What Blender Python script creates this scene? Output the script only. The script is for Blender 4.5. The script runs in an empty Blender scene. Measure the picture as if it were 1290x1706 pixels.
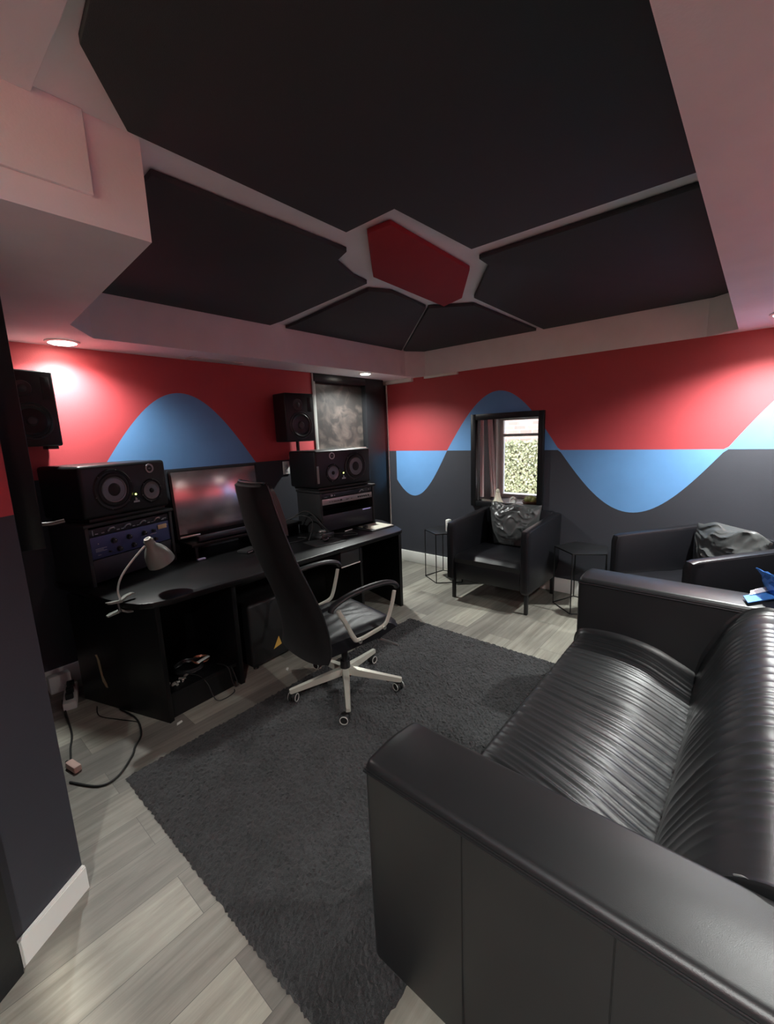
import bpy, bmesh, math, random
from mathutils import Vector, Matrix, Euler
random.seed(7)
C = bpy.context.scene.collection
PI = math.pi

# ------------------------------------------------------------------ materials
def new_mat(name):
    m = bpy.data.materials.new(name); m.use_nodes = True
    nt = m.node_tree; b = nt.nodes['Principled BSDF']
    return m, nt, b

def mat(name, col, rough=0.5, metal=0.0, bump=0.0, scale=60.0, emit=None, es=0.0, var=0.0, coat=0.0, spec=0.5, detail=3.0):
    m, nt, b = new_mat(name)
    b.inputs['Base Color'].default_value = (*col, 1)
    b.inputs['Roughness'].default_value = rough
    b.inputs['Metallic'].default_value = metal
    b.inputs['Specular IOR Level'].default_value = spec
    b.inputs['Coat Weight'].default_value = coat
    if emit:
        b.inputs['Emission Color'].default_value = (*emit, 1)
        b.inputs['Emission Strength'].default_value = es
    tc = nt.nodes.new('ShaderNodeTexCoord')
    nz = nt.nodes.new('ShaderNodeTexNoise'); nz.inputs['Scale'].default_value = scale; nz.inputs['Detail'].default_value = detail
    nt.links.new(tc.outputs['Object'], nz.inputs['Vector'])
    if bump > 0:
        bp = nt.nodes.new('ShaderNodeBump'); bp.inputs['Strength'].default_value = bump; bp.inputs['Distance'].default_value = 0.004
        nt.links.new(nz.outputs['Fac'], bp.inputs['Height']); nt.links.new(bp.outputs['Normal'], b.inputs['Normal'])
    v = var if var > 0 else 0.04
    n2 = nt.nodes.new('ShaderNodeTexNoise'); n2.inputs['Scale'].default_value = 4.0; n2.inputs['Detail'].default_value = 4
    nt.links.new(tc.outputs['Object'], n2.inputs['Vector'])
    cr = nt.nodes.new('ShaderNodeValToRGB')
    cr.color_ramp.elements[0].position = 0.3; cr.color_ramp.elements[1].position = 0.7
    cr.color_ramp.elements[0].color = (*[c * (1 - v) for c in col], 1)
    cr.color_ramp.elements[1].color = (*[min(1, c * (1 + v)) for c in col], 1)
    nt.links.new(n2.outputs['Fac'], cr.inputs['Fac']); nt.links.new(cr.outputs['Color'], b.inputs['Base Color'])
    return m

M = {}
M['red'] = mat('red_paint', (0.46, 0.055, 0.065), 0.6, bump=0.12, scale=160)
M['blue'] = mat('blue_paint', (0.13, 0.31, 0.60), 0.6, bump=0.12, scale=160)
M['navy'] = mat('charcoal_paint', (0.036, 0.038, 0.048), 0.62, bump=0.12, scale=160)
M['white'] = mat('white_ceiling_paint', (0.85, 0.84, 0.85), 0.8, bump=0.10, scale=120)
M['trimwhite'] = mat('white_gloss_trim', (0.78, 0.78, 0.74), 0.35)
M['blackwood'] = mat('black_stained_wood', (0.0045, 0.0045, 0.005), 0.40, bump=0.1, scale=40, spec=0.32)
M['blackframe'] = mat('black_frame_paint', (0.009, 0.0095, 0.011), 0.35, bump=0.2, scale=30, spec=0.4)
M['panel'] = mat('black_acoustic_fabric', (0.028, 0.037, 0.041), 0.8, bump=0.3, scale=400, spec=0.6)
M['redpanel'] = mat('red_acoustic_fabric', (0.30, 0.022, 0.032), 0.9, bump=0.3, scale=400)
M['leather'] = mat('black_leather', (0.013, 0.0135, 0.0145), 0.36, bump=0.11, scale=750, spec=0.55, var=0.12)
M['leather2'] = mat('black_armchair_leather', (0.007, 0.007, 0.009), 0.36, bump=0.2, scale=350, spec=0.42)
M['cushion'] = mat('grey_worn_leather', (0.060, 0.062, 0.062), 0.28, bump=0.15, scale=300)
M['stitch'] = mat('grey_piping', (0.10, 0.10, 0.10), 0.4)
M['blackmetal'] = mat('black_powder_metal', (0.010, 0.010, 0.011), 0.4)
M['silver'] = mat('brushed_aluminium', (0.62, 0.61, 0.56), 0.32, metal=0.85)
M['cream'] = mat('cream_lacquered_metal', (0.52, 0.51, 0.44), 0.34, metal=0.35)
M['plastic'] = mat('black_plastic', (0.012, 0.012, 0.013), 0.35)
M['mattblack'] = mat('matt_black_cabinet', (0.006, 0.006, 0.0065), 0.55, bump=0.1, scale=200)
M['spk'] = mat('satin_black_speaker', (0.008, 0.008, 0.009), 0.4, spec=0.4)
M['cone'] = mat('speaker_cone', (0.018, 0.018, 0.019), 0.38)
M['cone2'] = mat('grey_speaker_ring', (0.17, 0.165, 0.16), 0.3, metal=0.3)
M['rubber'] = mat('black_rubber', (0.008, 0.008, 0.008), 0.6)
M['screenm'] = mat('glossy_dark_screen', (0.010, 0.008, 0.010), 0.10, coat=0.6, spec=0.9)
M['display'] = mat('mirror_like_display', (0.50, 0.44, 0.46), 0.2, metal=0.9)
M['bluepanel'] = mat('blue_rack_faceplate', (0.055, 0.07, 0.18), 0.45, metal=0.3)
M['darkpanel'] = mat('dark_rack_blank', (0.022, 0.022, 0.030), 0.4, metal=0.3)
M['silverpanel'] = mat('pinkish_silver_faceplate', (0.40, 0.35, 0.35), 0.35, metal=0.5)
M['label'] = mat('cream_paper_label', (0.62, 0.47, 0.27), 0.7)
M['marks'] = mat('pale_print', (0.45, 0.45, 0.48), 0.6)
M['lampgrey'] = mat('grey_green_enamel', (0.22, 0.23, 0.21), 0.35)
M['lampneck'] = mat('pale_flexible_neck', (0.62, 0.62, 0.58), 0.35, metal=0.2)
M['yellow'] = mat('yellow_badge', (0.72, 0.42, 0.08), 0.5)
M['led'] = mat('green_yellow_led', (0.5, 0.6, 0.1), 0.5, emit=(0.65, 0.85, 0.15), es=4)
M['purpleled'] = mat('violet_display_bar', (0.3, 0.25, 0.5), 0.5, emit=(0.35, 0.3, 0.6), es=0.35)
M['paper'] = mat('beige_paper', (0.48, 0.46, 0.38), 0.6)
M['whitep'] = mat('white_plastic', (0.72, 0.72, 0.68), 0.4)
M['pink'] = mat('pink_paper_tag', (0.55, 0.38, 0.33), 0.7)
M['ceramic'] = mat('cream_ceramic', (0.72, 0.69, 0.55), 0.35)
M['clay'] = mat('brown_clay', (0.14, 0.06, 0.035), 0.5)
M['green'] = mat('olive_gourd', (0.22, 0.22, 0.07), 0.4, var=0.3)
M['curtain'] = mat('dusty_pink_fabric', (0.82, 0.66, 0.66), 0.85, bump=0.2, scale=300)
M['revealgrey'] = mat('dark_reveal_paint', (0.055, 0.055, 0.062), 0.7)
M['bagblue'] = mat('blue_foil', (0.06, 0.22, 0.62), 0.28, metal=0.3, var=0.25)
M['bagwhite'] = mat('white_foil', (0.75, 0.78, 0.85), 0.3, metal=0.2)
M['copper'] = mat('copper_coil', (0.50, 0.22, 0.14), 0.35, metal=0.6)
M['purple'] = mat('lilac_plastic', (0.30, 0.28, 0.42), 0.4)
M['vent'] = mat('pale_vent_paint', (0.60, 0.56, 0.56), 0.6)
M['slotlight'] = mat('beige_slot_light', (0.42, 0.34, 0.20), 0.7)
M['lens'] = mat('downlight_lens', (1, 1, 1), 0.5, emit=(1.0, 0.93, 0.82), es=32)
M['darkgrey'] = mat('dark_grey_board', (0.020, 0.020, 0.021), 0.5, spec=0.4)
M['ground'] = mat('pale_concrete', (0.75, 0.74, 0.70), 0.9, bump=0.2, scale=20)

def floor_mat():
    m, nt, b = new_mat('grey_vinyl_planks')
    tc = nt.nodes.new('ShaderNodeTexCoord')
    mp = nt.nodes.new('ShaderNodeMapping'); mp.inputs['Location'].default_value = (0.3, -0.10, 0)
    nt.links.new(tc.outputs['Object'], mp.inputs['Vector'])
    br = nt.nodes.new('ShaderNodeTexBrick')
    br.inputs['Scale'].default_value = 1.0; br.inputs['Brick Width'].default_value = 1.22; br.inputs['Row Height'].default_value = 0.20
    br.inputs['Mortar Size'].default_value = 0.0012; br.inputs['Mortar Smooth'].default_value = 0.4
    br.offset = 0.37; br.offset_frequency = 2; br.squash = 1
    br.inputs['Color1'].default_value = (0, 0, 0, 1); br.inputs['Color2'].default_value = (1, 1, 1, 1); br.inputs['Mortar'].default_value = (0.0, 0.0, 0.0, 1)
    nt.links.new(mp.outputs['Vector'], br.inputs['Vector'])
    # long grain: noise stretched along the plank
    ms = nt.nodes.new('ShaderNodeMapping'); ms.inputs['Scale'].default_value = (1.6, 22, 1)
    nt.links.new(tc.outputs['Object'], ms.inputs['Vector'])
    addv = nt.nodes.new('ShaderNodeVectorMath'); addv.operation = 'ADD'
    sc = nt.nodes.new('ShaderNodeVectorMath'); sc.operation = 'SCALE'; sc.inputs['Scale'].default_value = 9.0
    nt.links.new(br.outputs['Color'], sc.inputs[0]); nt.links.new(ms.outputs['Vector'], addv.inputs[0]); nt.links.new(sc.outputs['Vector'], addv.inputs[1])
    g = nt.nodes.new('ShaderNodeTexNoise'); g.inputs['Scale'].default_value = 1.0; g.inputs['Detail'].default_value = 7; g.inputs['Roughness'].default_value = 0.65; g.inputs['Distortion'].default_value = 0.6
    nt.links.new(addv.outputs['Vector'], g.inputs['Vector'])
    g2 = nt.nodes.new('ShaderNodeTexNoise'); g2.inputs['Scale'].default_value = 3.0; g2.inputs['Detail'].default_value = 5
    nt.links.new(tc.outputs['Object'], g2.inputs['Vector'])
    r1 = nt.nodes.new('ShaderNodeValToRGB'); e = r1.color_ramp.elements
    e[0].position = 0.25; e[0].color = (0.20, 0.185, 0.155, 1); e[1].position = 0.78; e[1].color = (0.50, 0.485, 0.42, 1)
    nt.links.new(g.outputs['Fac'], r1.inputs['Fac'])
    tone = nt.nodes.new('ShaderNodeValToRGB'); e = tone.color_ramp.elements
    e[0].position = 0.0; e[0].color = (0.43, 0.42, 0.43, 1); e[1].position = 1.0; e[1].color = (1.03, 1.03, 1.0, 1)
    nt.links.new(br.outputs['Color'], tone.inputs['Fac'])
    mx = nt.nodes.new('ShaderNodeMix'); mx.data_type = 'RGBA'; mx.blend_type = 'MULTIPLY'; mx.inputs['Factor'].default_value = 1.0
    nt.links.new(r1.outputs['Color'], mx.inputs[6]); nt.links.new(tone.outputs['Color'], mx.inputs[7])
    r2 = nt.nodes.new('ShaderNodeValToRGB'); e = r2.color_ramp.elements
    e[0].position = 0.35; e[0].color = (0.8, 0.8, 0.8, 1); e[1].position = 0.7; e[1].color = (1.05, 1.05, 1.05, 1)
    nt.links.new(g2.outputs['Fac'], r2.inputs['Fac'])
    m2 = nt.nodes.new('ShaderNodeMix'); m2.data_type = 'RGBA'; m2.blend_type = 'MULTIPLY'; m2.inputs['Factor'].default_value = 1.0
    nt.links.new(mx.outputs[2], m2.inputs[6]); nt.links.new(r2.outputs['Color'], m2.inputs[7])
    m3 = nt.nodes.new('ShaderNodeMix'); m3.data_type = 'RGBA'; m3.inputs[7].default_value = (0.10, 0.095, 0.085, 1)
    nt.links.new(br.outputs['Fac'], m3.inputs['Factor']); nt.links.new(m2.outputs[2], m3.inputs[6])
    nt.links.new(m3.outputs[2], b.inputs['Base Color'])
    b.inputs['Roughness'].default_value = 0.48
    bp = nt.nodes.new('ShaderNodeBump'); bp.inputs['Strength'].default_value = 0.15; bp.inputs['Distance'].default_value = 0.002
    nt.links.new(g.outputs['Fac'], bp.inputs['Height']); nt.links.new(bp.outputs['Normal'], b.inputs['Normal'])
    return m
M['floor'] = floor_mat()

def rug_mat():
    m, nt, b = new_mat('charcoal_shag')
    tc = nt.nodes.new('ShaderNodeTexCoord')
    n = nt.nodes.new('ShaderNodeTexNoise'); n.inputs['Scale'].default_value = 210; n.inputs['Detail'].default_value = 5; n.inputs['Distortion'].default_value = 1.5
    n2 = nt.nodes.new('ShaderNodeTexNoise'); n2.inputs['Scale'].default_value = 6; n2.inputs['Detail'].default_value = 5
    for q in (n, n2): nt.links.new(tc.outputs['Object'], q.inputs['Vector'])
    r = nt.nodes.new('ShaderNodeValToRGB'); e = r.color_ramp.elements
    e[0].position = 0.40; e[0].color = (0.006, 0.006, 0.007, 1); e[1].position = 0.70; e[1].color = (0.055, 0.055, 0.058, 1)
    nt.links.new(n.outputs['Fac'], r.inputs['Fac'])
    r2 = nt.nodes.new('ShaderNodeValToRGB'); e = r2.color_ramp.elements
    e[0].position = 0.35; e[0].color = (0.6, 0.6, 0.6, 1); e[1].position = 0.7; e[1].color = (1.2, 1.2, 1.2, 1)
    nt.links.new(n2.outputs['Fac'], r2.inputs['Fac'])
    mx = nt.nodes.new('ShaderNodeMix'); mx.data_type = 'RGBA'; mx.blend_type = 'MULTIPLY'; mx.inputs['Factor'].default_value = 1
    nt.links.new(r.outputs['Color'], mx.inputs[6]); nt.links.new(r2.outputs['Color'], mx.inputs[7])
    nt.links.new(mx.outputs[2], b.inputs['Base Color']); b.inputs['Roughness'].default_value = 0.85
    b.inputs['Sheen Weight'].default_value = 0.12; b.inputs['Sheen Roughness'].default_value = 0.5
    bp = nt.nodes.new('ShaderNodeBump'); bp.inputs['Strength'].default_value = 0.8; bp.inputs['Distance'].default_value = 0.01
    nt.links.new(n.outputs['Fac'], bp.inputs['Height']); nt.links.new(bp.outputs['Normal'], b.inputs['Normal'])
    return m
M['rug'] = rug_mat()

def smoky_mat():
    m, nt, b = new_mat('scuffed_dark_glass')
    tc = nt.nodes.new('ShaderNodeTexCoord')
    n = nt.nodes.new('ShaderNodeTexNoise'); n.inputs['Scale'].default_value = 7; n.inputs['Detail'].default_value = 8; n.inputs['Distortion'].default_value = 1.2
    nt.links.new(tc.outputs['Object'], n.inputs['Vector'])
    r = nt.nodes.new('ShaderNodeValToRGB'); e = r.color_ramp.elements
    e[0].position = 0.45; e[0].color = (0.022, 0.020, 0.019, 1); e[1].position = 0.8; e[1].color = (0.085, 0.068, 0.06, 1)
    nt.links.new(n.outputs['Fac'], r.inputs['Fac']); nt.links.new(r.outputs['Color'], b.inputs['Base Color'])
    b.inputs['Roughness'].default_value = 0.42
    return m
M['smoky'] = smoky_mat()

def brick_mat():
    m, nt, b = new_mat('sunlit_brick')
    tc = nt.nodes.new('ShaderNodeTexCoord'); mp = nt.nodes.new('ShaderNodeMapping')
    mp.inputs['Rotation'].default_value = (PI / 2, 0, PI / 2)
    nt.links.new(tc.outputs['Object'], mp.inputs['Vector'])
    sx = nt.nodes.new('ShaderNodeSeparateXYZ'); cb = nt.nodes.new('ShaderNodeCombineXYZ')
    nt.links.new(tc.outputs['Object'], sx.inputs[0]); nt.links.new(sx.outputs['Y'], cb.inputs['X']); nt.links.new(sx.outputs['Z'], cb.inputs['Y'])
    br = nt.nodes.new('ShaderNodeTexBrick'); br.inputs['Scale'].default_value = 1; br.inputs['Brick Width'].default_value = 0.23; br.inputs['Row Height'].default_value = 0.075
    br.inputs['Mortar Size'].default_value = 0.008
    br.inputs['Color1'].default_value = (0.40, 0.25, 0.20, 1); br.inputs['Color2'].default_value = (0.50, 0.36, 0.28, 1); br.inputs['Mortar'].default_value = (0.55, 0.50, 0.45, 1)
    nt.links.new(cb.outputs[0], br.inputs['Vector']); nt.links.new(br.outputs['Color'], b.inputs['Base Color'])
    b.inputs['Roughness'].default_value = 0.9
    return m
M['brick'] = brick_mat()
def leaf_mat():
    m, nt, b = new_mat('pale_ivy_leaves')
    g = nt.nodes.new('ShaderNodeNewGeometry')
    r = nt.nodes.new('ShaderNodeValToRGB'); e = r.color_ramp.elements
    e[0].color = (0.20, 0.22, 0.10, 1); e[1].color = (0.62, 0.58, 0.34, 1)
    nt.links.new(g.outputs['Random Per Island'], r.inputs['Fac']); nt.links.new(r.outputs['Color'], b.inputs['Base Color'])
    b.inputs['Roughness'].default_value = 0.7
    return m
M['leaf'] = leaf_mat()
def glass_mat():
    m = bpy.data.materials.new('window_glass'); m.use_nodes = True; nt = m.node_tree; nt.nodes.clear()
    o = nt.nodes.new('ShaderNodeOutputMaterial'); t = nt.nodes.new('ShaderNodeBsdfTransparent'); gl = nt.nodes.new('ShaderNodeBsdfGlossy')
    gl.inputs['Roughness'].default_value = 0.02; fr = nt.nodes.new('ShaderNodeFresnel'); mx = nt.nodes.new('ShaderNodeMixShader')
    nt.links.new(fr.outputs[0], mx.inputs[0]); nt.links.new(t.outputs[0], mx.inputs[1]); nt.links.new(gl.outputs[0], mx.inputs[2]); nt.links.new(mx.outputs[0], o.inputs[0])
    return m
M['glass'] = glass_mat()

# ------------------------------------------------------------------ mesh helpers
class MB:
    def __init__(s): s.bm = bmesh.new(); s.mi = 0
    def _tag(s, faces):
        for f in faces: f.material_index = s.mi
    def box(s, c, d, rot=None, bev=0.0, seg=2):
        r = bmesh.ops.create_cube(s.bm, size=1.0); vs = r['verts']
        bmesh.ops.scale(s.bm, vec=Vector(d), verts=vs)
        fs = list({f for v in vs for f in v.link_faces}); s._tag(fs)
        if bev > 0:
            es = list({e for v in vs for e in v.link_edges})
            rr = bmesh.ops.bevel(s.bm, geom=es, offset=min(bev, min(d) * 0.49), segments=seg, profile=0.5, affect='EDGES', clamp_overlap=True)
            vs = list({v for f in rr['faces'] for v in f.verts} | {v for v in vs if v.is_valid})
            s._tag(rr['faces'])
        mt = Matrix.Translation(Vector(c))
        if rot is not None: mt = mt @ Euler(rot).to_matrix().to_4x4()
        bmesh.ops.transform(s.bm, matrix=mt, verts=vs)
        return s
    def b2(s, a, b, bev=0.0, seg=2):
        a = Vector(a); b = Vector(b)
        return s.box((a + b) / 2, (abs(b.x - a.x), abs(b.y - a.y), abs(b.z - a.z)), None, bev, seg)
    def cyl(s, a, b, r, r2=None, n=16, cap=True):
        a = Vector(a); b = Vector(b); d = b - a; L = d.length
        rr = bmesh.ops.create_cone(s.bm, cap_ends=cap, segments=n, radius1=r, radius2=r if r2 is None else r2, depth=L)
        vs = rr['verts']; s._tag({f for v in vs for f in v.link_faces})
        q = Vector((0, 0, 1)).rotation_difference(d.normalized())
        bmesh.ops.transform(s.bm, matrix=Matrix.Translation((a + b) / 2) @ q.to_matrix().to_4x4(), verts=vs)
        return s
    def sph(s, c, r, sc=(1, 1, 1), u=16, v=10):
        rr = bmesh.ops.create_uvsphere(s.bm, u_segments=u, v_segments=v, radius=r); vs = rr['verts']
        s._tag({f for v_ in vs for f in v_.link_faces})
        bmesh.ops.transform(s.bm, matrix=Matrix.Translation(Vector(c)) @ Matrix.Diagonal((*sc, 1)), verts=vs)
        return s
    def ring(s, rings, close_u=True, cap=True):
        """rings: list of lists of points, lofted"""
        V = [[s.bm.verts.new(Vector(p)) for p in r] for r in rings]
        n = len(V[0])
        for i in range(len(V) - 1):
            for j in range(n if close_u else n - 1):
                k = (j + 1) % n
                f = s.bm.faces.new((V[i][j], V[i][k], V[i + 1][k], V[i + 1][j])); f.material_index = s.mi
        if cap and close_u:
            for r, fl in ((V[0], True), (V[-1], False)):
                f = s.bm.faces.new(list(reversed(r)) if fl else r); f.material_index = s.mi
        return s
    def lathe(s, prof, o=(0, 0, 0), axis=(0, 0, 1), n=32, cap=True):
        """prof: (r, h) pairs along axis"""
        q = Vector((0, 0, 1)).rotation_difference(Vector(axis).normalized()); o = Vector(o)
        rings = [[o + q @ Vector((max(r, 1e-4) * math.cos(2 * PI * i / n), max(r, 1e-4) * math.sin(2 * PI * i / n), h)) for i in range(n)] for r, h in prof]
        return s.ring(rings, cap=cap and prof[0] != prof[-1])
    def tube(s, pts, r, n=8, flat=None, smooth=0):
        pts = [Vector(p) for p in pts]
        if smooth: pts = spline(pts, smooth)
        rings = []; up = Vector((0, 0, 1)); prev = None
        for i, p in enumerate(pts):
            t = (pts[min(i + 1, len(pts) - 1)] - pts[max(i - 1, 0)]).normalized()
            if prev is None:
                a = t.cross(up); 
                if a.length < 1e-3: a = t.cross(Vector((1, 0, 0)))
            else:
                a = prev - t * prev.dot(t)
            a.normalize(); b = t.cross(a).normalized(); prev = a
            ra = r if flat is None else flat[0]; rb = r if flat is None else flat[1]
            rings.append([p + a * ra * math.cos(2 * PI * k / n) + b * rb * math.sin(2 * PI * k / n) for k in range(n)])
        return s.ring(rings)
    def prism(s, poly, z0, z1, bev=0.0, ax='z'):
        f3 = {'z': lambda x, y, h: (x, y, h), 'y': lambda x, y, h: (x, h, y), 'x': lambda x, y, h: (h, x, y)}[ax]
        a = [s.bm.verts.new(f3(x, y, z0)) for x, y in poly]; b = [s.bm.verts.new(f3(x, y, z1)) for x, y in poly]
        n = len(poly); fs = [s.bm.faces.new(a), s.bm.faces.new(b)]
        for i in range(n): fs.append(s.bm.faces.new((a[i], a[(i + 1) % n], b[(i + 1) % n], b[i])))
        bmesh.ops.recalc_face_normals(s.bm, faces=fs); s._tag(fs)
        if bev > 0:
            rr = bmesh.ops.bevel(s.bm, geom=list({e for f in fs for e in f.edges}), offset=bev, segments=2, profile=0.5, affect='EDGES', clamp_overlap=True); s._tag(rr['faces'])
        return s
    def quad(s, *p):
        f = s.bm.faces.new([s.bm.verts.new(Vector(q)) for q in p]); f.material_index = s.mi; return s
    def xf(s, m): bmesh.ops.transform(s.bm, matrix=m, verts=s.bm.verts[:]); return s
    def build(s, name, mats, parent=None, loc=None, smooth=True, keep=False, rot=None):
        if not isinstance(mats, (list, tuple)): mats = [mats]
        bmesh.ops.recalc_face_normals(s.bm, faces=s.bm.faces[:]) if not keep else None
        me = bpy.data.meshes.new(name); s.bm.to_mesh(me); s.bm.free()
        for m in mats: me.materials.append(m)
        if smooth:
            me.polygons.foreach_set('use_smooth', [True] * len(me.polygons))
            me.set_sharp_from_angle(angle=math.radians(32))
        o = bpy.data.objects.new(name, me); C.objects.link(o)
        if parent is not None: o.parent = parent
        if loc is not None: o.location = loc
        if rot is not None: o.rotation_euler = rot
        if name in SPLIT: split(o)
        return o

def split(o):
    """one object per loose piece, same name and parent"""
    bm = bmesh.new(); bm.from_mesh(o.data); bm.verts.ensure_lookup_table(); seen = set(); parts = []
    for v in bm.verts:
        if v.index in seen: continue
        st = [v]; isl = []; seen.add(v.index)
        while st:
            q = st.pop(); isl.append(q.index)
            for e in q.link_edges:
                w_ = e.other_vert(q)
                if w_.index not in seen: seen.add(w_.index); st.append(w_)
        parts.append(set(isl))
    bm.free(); base = o.data
    for k, isl in enumerate(parts):
        if k == 0: tgt = o; me = base.copy(); o.data = me
        else:
            me = base.copy(); tgt = o.copy(); tgt.data = me; C.objects.link(tgt)
        b2 = bmesh.new(); b2.from_mesh(me); b2.verts.ensure_lookup_table()
        bmesh.ops.delete(b2, geom=[v for v in b2.verts if v.index not in isl], context='VERTS'); b2.to_mesh(me); b2.free()
    bpy.data.meshes.remove(base)
SPLIT = {'seam', 'markings', 'screw', 'patch_lead', 'knob', 'piping', 'zip_edge', 'wheel_ring', 'bolt', 'edge_piping', 'petals', 'switch', 'socket', 'badge'}
def spline(p, k):
    out = []; n = len(p)
    for i in range(n - 1):
        p0 = p[max(i - 1, 0)]; p1 = p[i]; p2 = p[i + 1]; p3 = p[min(i + 2, n - 1)]
        for j in range(k):
            t = j / k
            out.append(0.5 * ((2 * p1) + (p2 - p0) * t + (2 * p0 - 5 * p1 + 4 * p2 - p3) * t * t + (3 * p1 - p0 - 3 * p2 + p3) * t ** 3))
    out.append(p[-1]); return out

def tag(o, label=None, cat=None, group=None, kind=None):
    if label: o['label'] = label
    if cat: o['category'] = cat
    if group: o['group'] = group
    if kind: o['kind'] = kind
    return o
def thing(name, label, cat, loc=(0, 0, 0), rz=0, group=None):
    o = bpy.data.objects.new(name, None); C.objects.link(o); o.empty_display_size = 0.1
    o.location = loc; o.rotation_euler = (0, 0, rz); return tag(o, label, cat, group)
def struct(o): o['kind'] = 'structure'; return o
def dup(root, loc=None, rz=None, label=None):
    r = root.copy(); C.objects.link(r)
    if loc is not None: r.location = loc
    if rz is not None: r.rotation_euler = (0, 0, rz)
    if label: r['label'] = label
    for ch in list(root.children):
        c = ch.copy(); C.objects.link(c); c.parent = r
        for g in list(ch.children):
            d = g.copy(); C.objects.link(d); d.parent = c
    return r

# ------------------------------------------------------------------ room
XB, YA, YA2, ZS, ZC, ZM = 4.124, 3.432, 3.535, 2.205, 2.498, 1.377
X0, Y0 = -1.3, -0.75
W = [M['red'], M['blue'], M['navy'], M['white']]

struct(MB().b2((X0 - .1, Y0 - .1, -0.1), (XB + .1, YA2 + .15, 0)).build('floor', M['floor'], smooth=False))
struct(MB().b2((X0 - .1, Y0 - .1, ZC), (XB + .1, YA2 + .15, ZC + .1)).build('ceiling', M['white'], smooth=False))

def wave_B(y):
    if y > 2.655: return ZM - 0.537 * math.sin(PI * min(y - 2.655, .95) / 0.95)
    s = math.sin(PI * (y - 1.423) / 1.232)
    return ZM + (0.593 if s > 0 else 0.537) * s
def wave_A(x):
    if 0.955 < x < 2.185: return ZM + 0.574 * math.sin(PI * (x - 0.955) / 1.23)
    return ZM
def painted(axis, off, cuts, f, ztop, hole=None, upper=None, blue=lambda t: True):
    """wall of thin slices: charcoal below, red above, blue between midline and wave"""
    mb = MB()
    def q(t0, t1, a0, a1, b0, b1, mi):
        if max(a1 - a0, b1 - b0) < 1e-5: return
        mb.mi = mi
        P = (lambda t, z: (off, t, z)) if axis == 'x' else (lambda t, z: (t, off, z))
        mb.quad(P(t0, a0), P(t1, b0), P(t1, b1), P(t0, a1))
    for t0, t1 in zip(cuts[:-1], cuts[1:]):
        tm = (t0 + t1) / 2
        c0, c1 = (f(t0), f(t1)) if blue(tm) else (ZM, ZM)
        lo0, hi0, lo1, hi1 = min(ZM, c0), max(ZM, c0), min(ZM, c1), max(ZM, c1)
        bands = [(0, lo0, 0, lo1, 2), (lo0, hi0, lo1, hi1, 1), (hi0, ztop, hi1, ztop, 0)]
        if upper: bands.append((ztop, upper, ztop, upper, 3))
        for a0, a1, b0, b1, mi in bands:
            if hole and hole[0] <= tm <= hole[1]:
                z0, z1 = hole[2], hole[3]
                q(t0, t1, min(a0, z0), min(a1, z0), min(b0, z0), min(b1, z0), mi)
                q(t0, t1, max(a0, z1), max(a1, z1), max(b0, z1), max(b1, z1), mi)
            else: q(t0, t1, a0, a1, b0, b1, mi)
    return mb
def frange(a, b, st, extra=()):
    n = int(round((b - a) / st)); v = [a + (b - a) * i / n for i in range(n + 1)] + list(extra)
    return sorted(set(round(x, 5) for x in v if a - 1e-6 <= x <= b + 1e-6))

WY0, WY1, WZ0, WZ1 = 1.615, 2.285, 0.84, 1.70       # window opening
cutsB = frange(Y0, YA2, 0.03, (WY0, WY1, 2.655, 3.39))
w = painted('x', XB, cutsB, wave_B, ZS, hole=(WY0, WY1, WZ0, WZ1), upper=ZC, blue=lambda t: t < 3.39).build('wall_right', W, smooth=False, keep=True); struct(w)
cutsA = frange(X0, 2.90, 0.03, (0.955, 2.185))
w = painted('y', YA, cutsA, wave_A, ZS).build('wall_left', W, smooth=False, keep=True); struct(w)
# back side of the console wall where it steps back beside the corner door
mb = MB(); mb.b2((2.90, YA2, 0), (XB, YA2 + .05, ZS)); mb.b2((2.86, YA + .002, 0), (2.90, YA2 + .05, ZS))
struct(mb.build('wall_alcove', M['navy'], smooth=False))
cutsR = frange(X0, XB, 0.06)
w = painted('y', Y0, cutsR, lambda x: ZM, ZS).build('wall_rear', W, smooth=False, keep=True); struct(w)
w = painted('x', X0, frange(Y0, YA, 0.1), lambda x: ZM, ZS).build('wall_near', W, smooth=False, keep=True); struct(w)

# soffits (lower ceiling) around the raised tray
struct(MB().prism([(X0, 1.521), (.666, 1.521), (.752, 2.797), (.931, 3.063), (.931, YA2 + .1), (X0, YA2 + .1)], ZS, ZC).build('ceiling_soffit_left', M['white'], smooth=False))
struct(MB().prism([(.931, 3.063), (3.93, 3.063), (XB, 2.93), (XB, YA2 + .1), (.931, YA2 + .1)], ZS, ZC).build('ceiling_soffit_far', M['white'], smooth=False))
struct(MB().prism([(X0, Y0), (XB, Y0), (XB, .185), (X0, .185)], ZS, ZC).build('ceiling_soffit_right', M['white'], smooth=False))
struct(MB().prism([(3.99, .185), (XB, .185), (XB, .375)], ZS, ZC - .03).build('ceiling_soffit_corner', M['white'], smooth=False))
struct(MB().b2((X0, 1.508, 2.283), (.515, 1.521, ZC), .002).build('trim_1', M['white'], smooth=False))
struct(MB().b2((X0, .185, 2.480), (.40, 1.508, ZC), .003).build('trim_2', M['white'], smooth=False))
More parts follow.
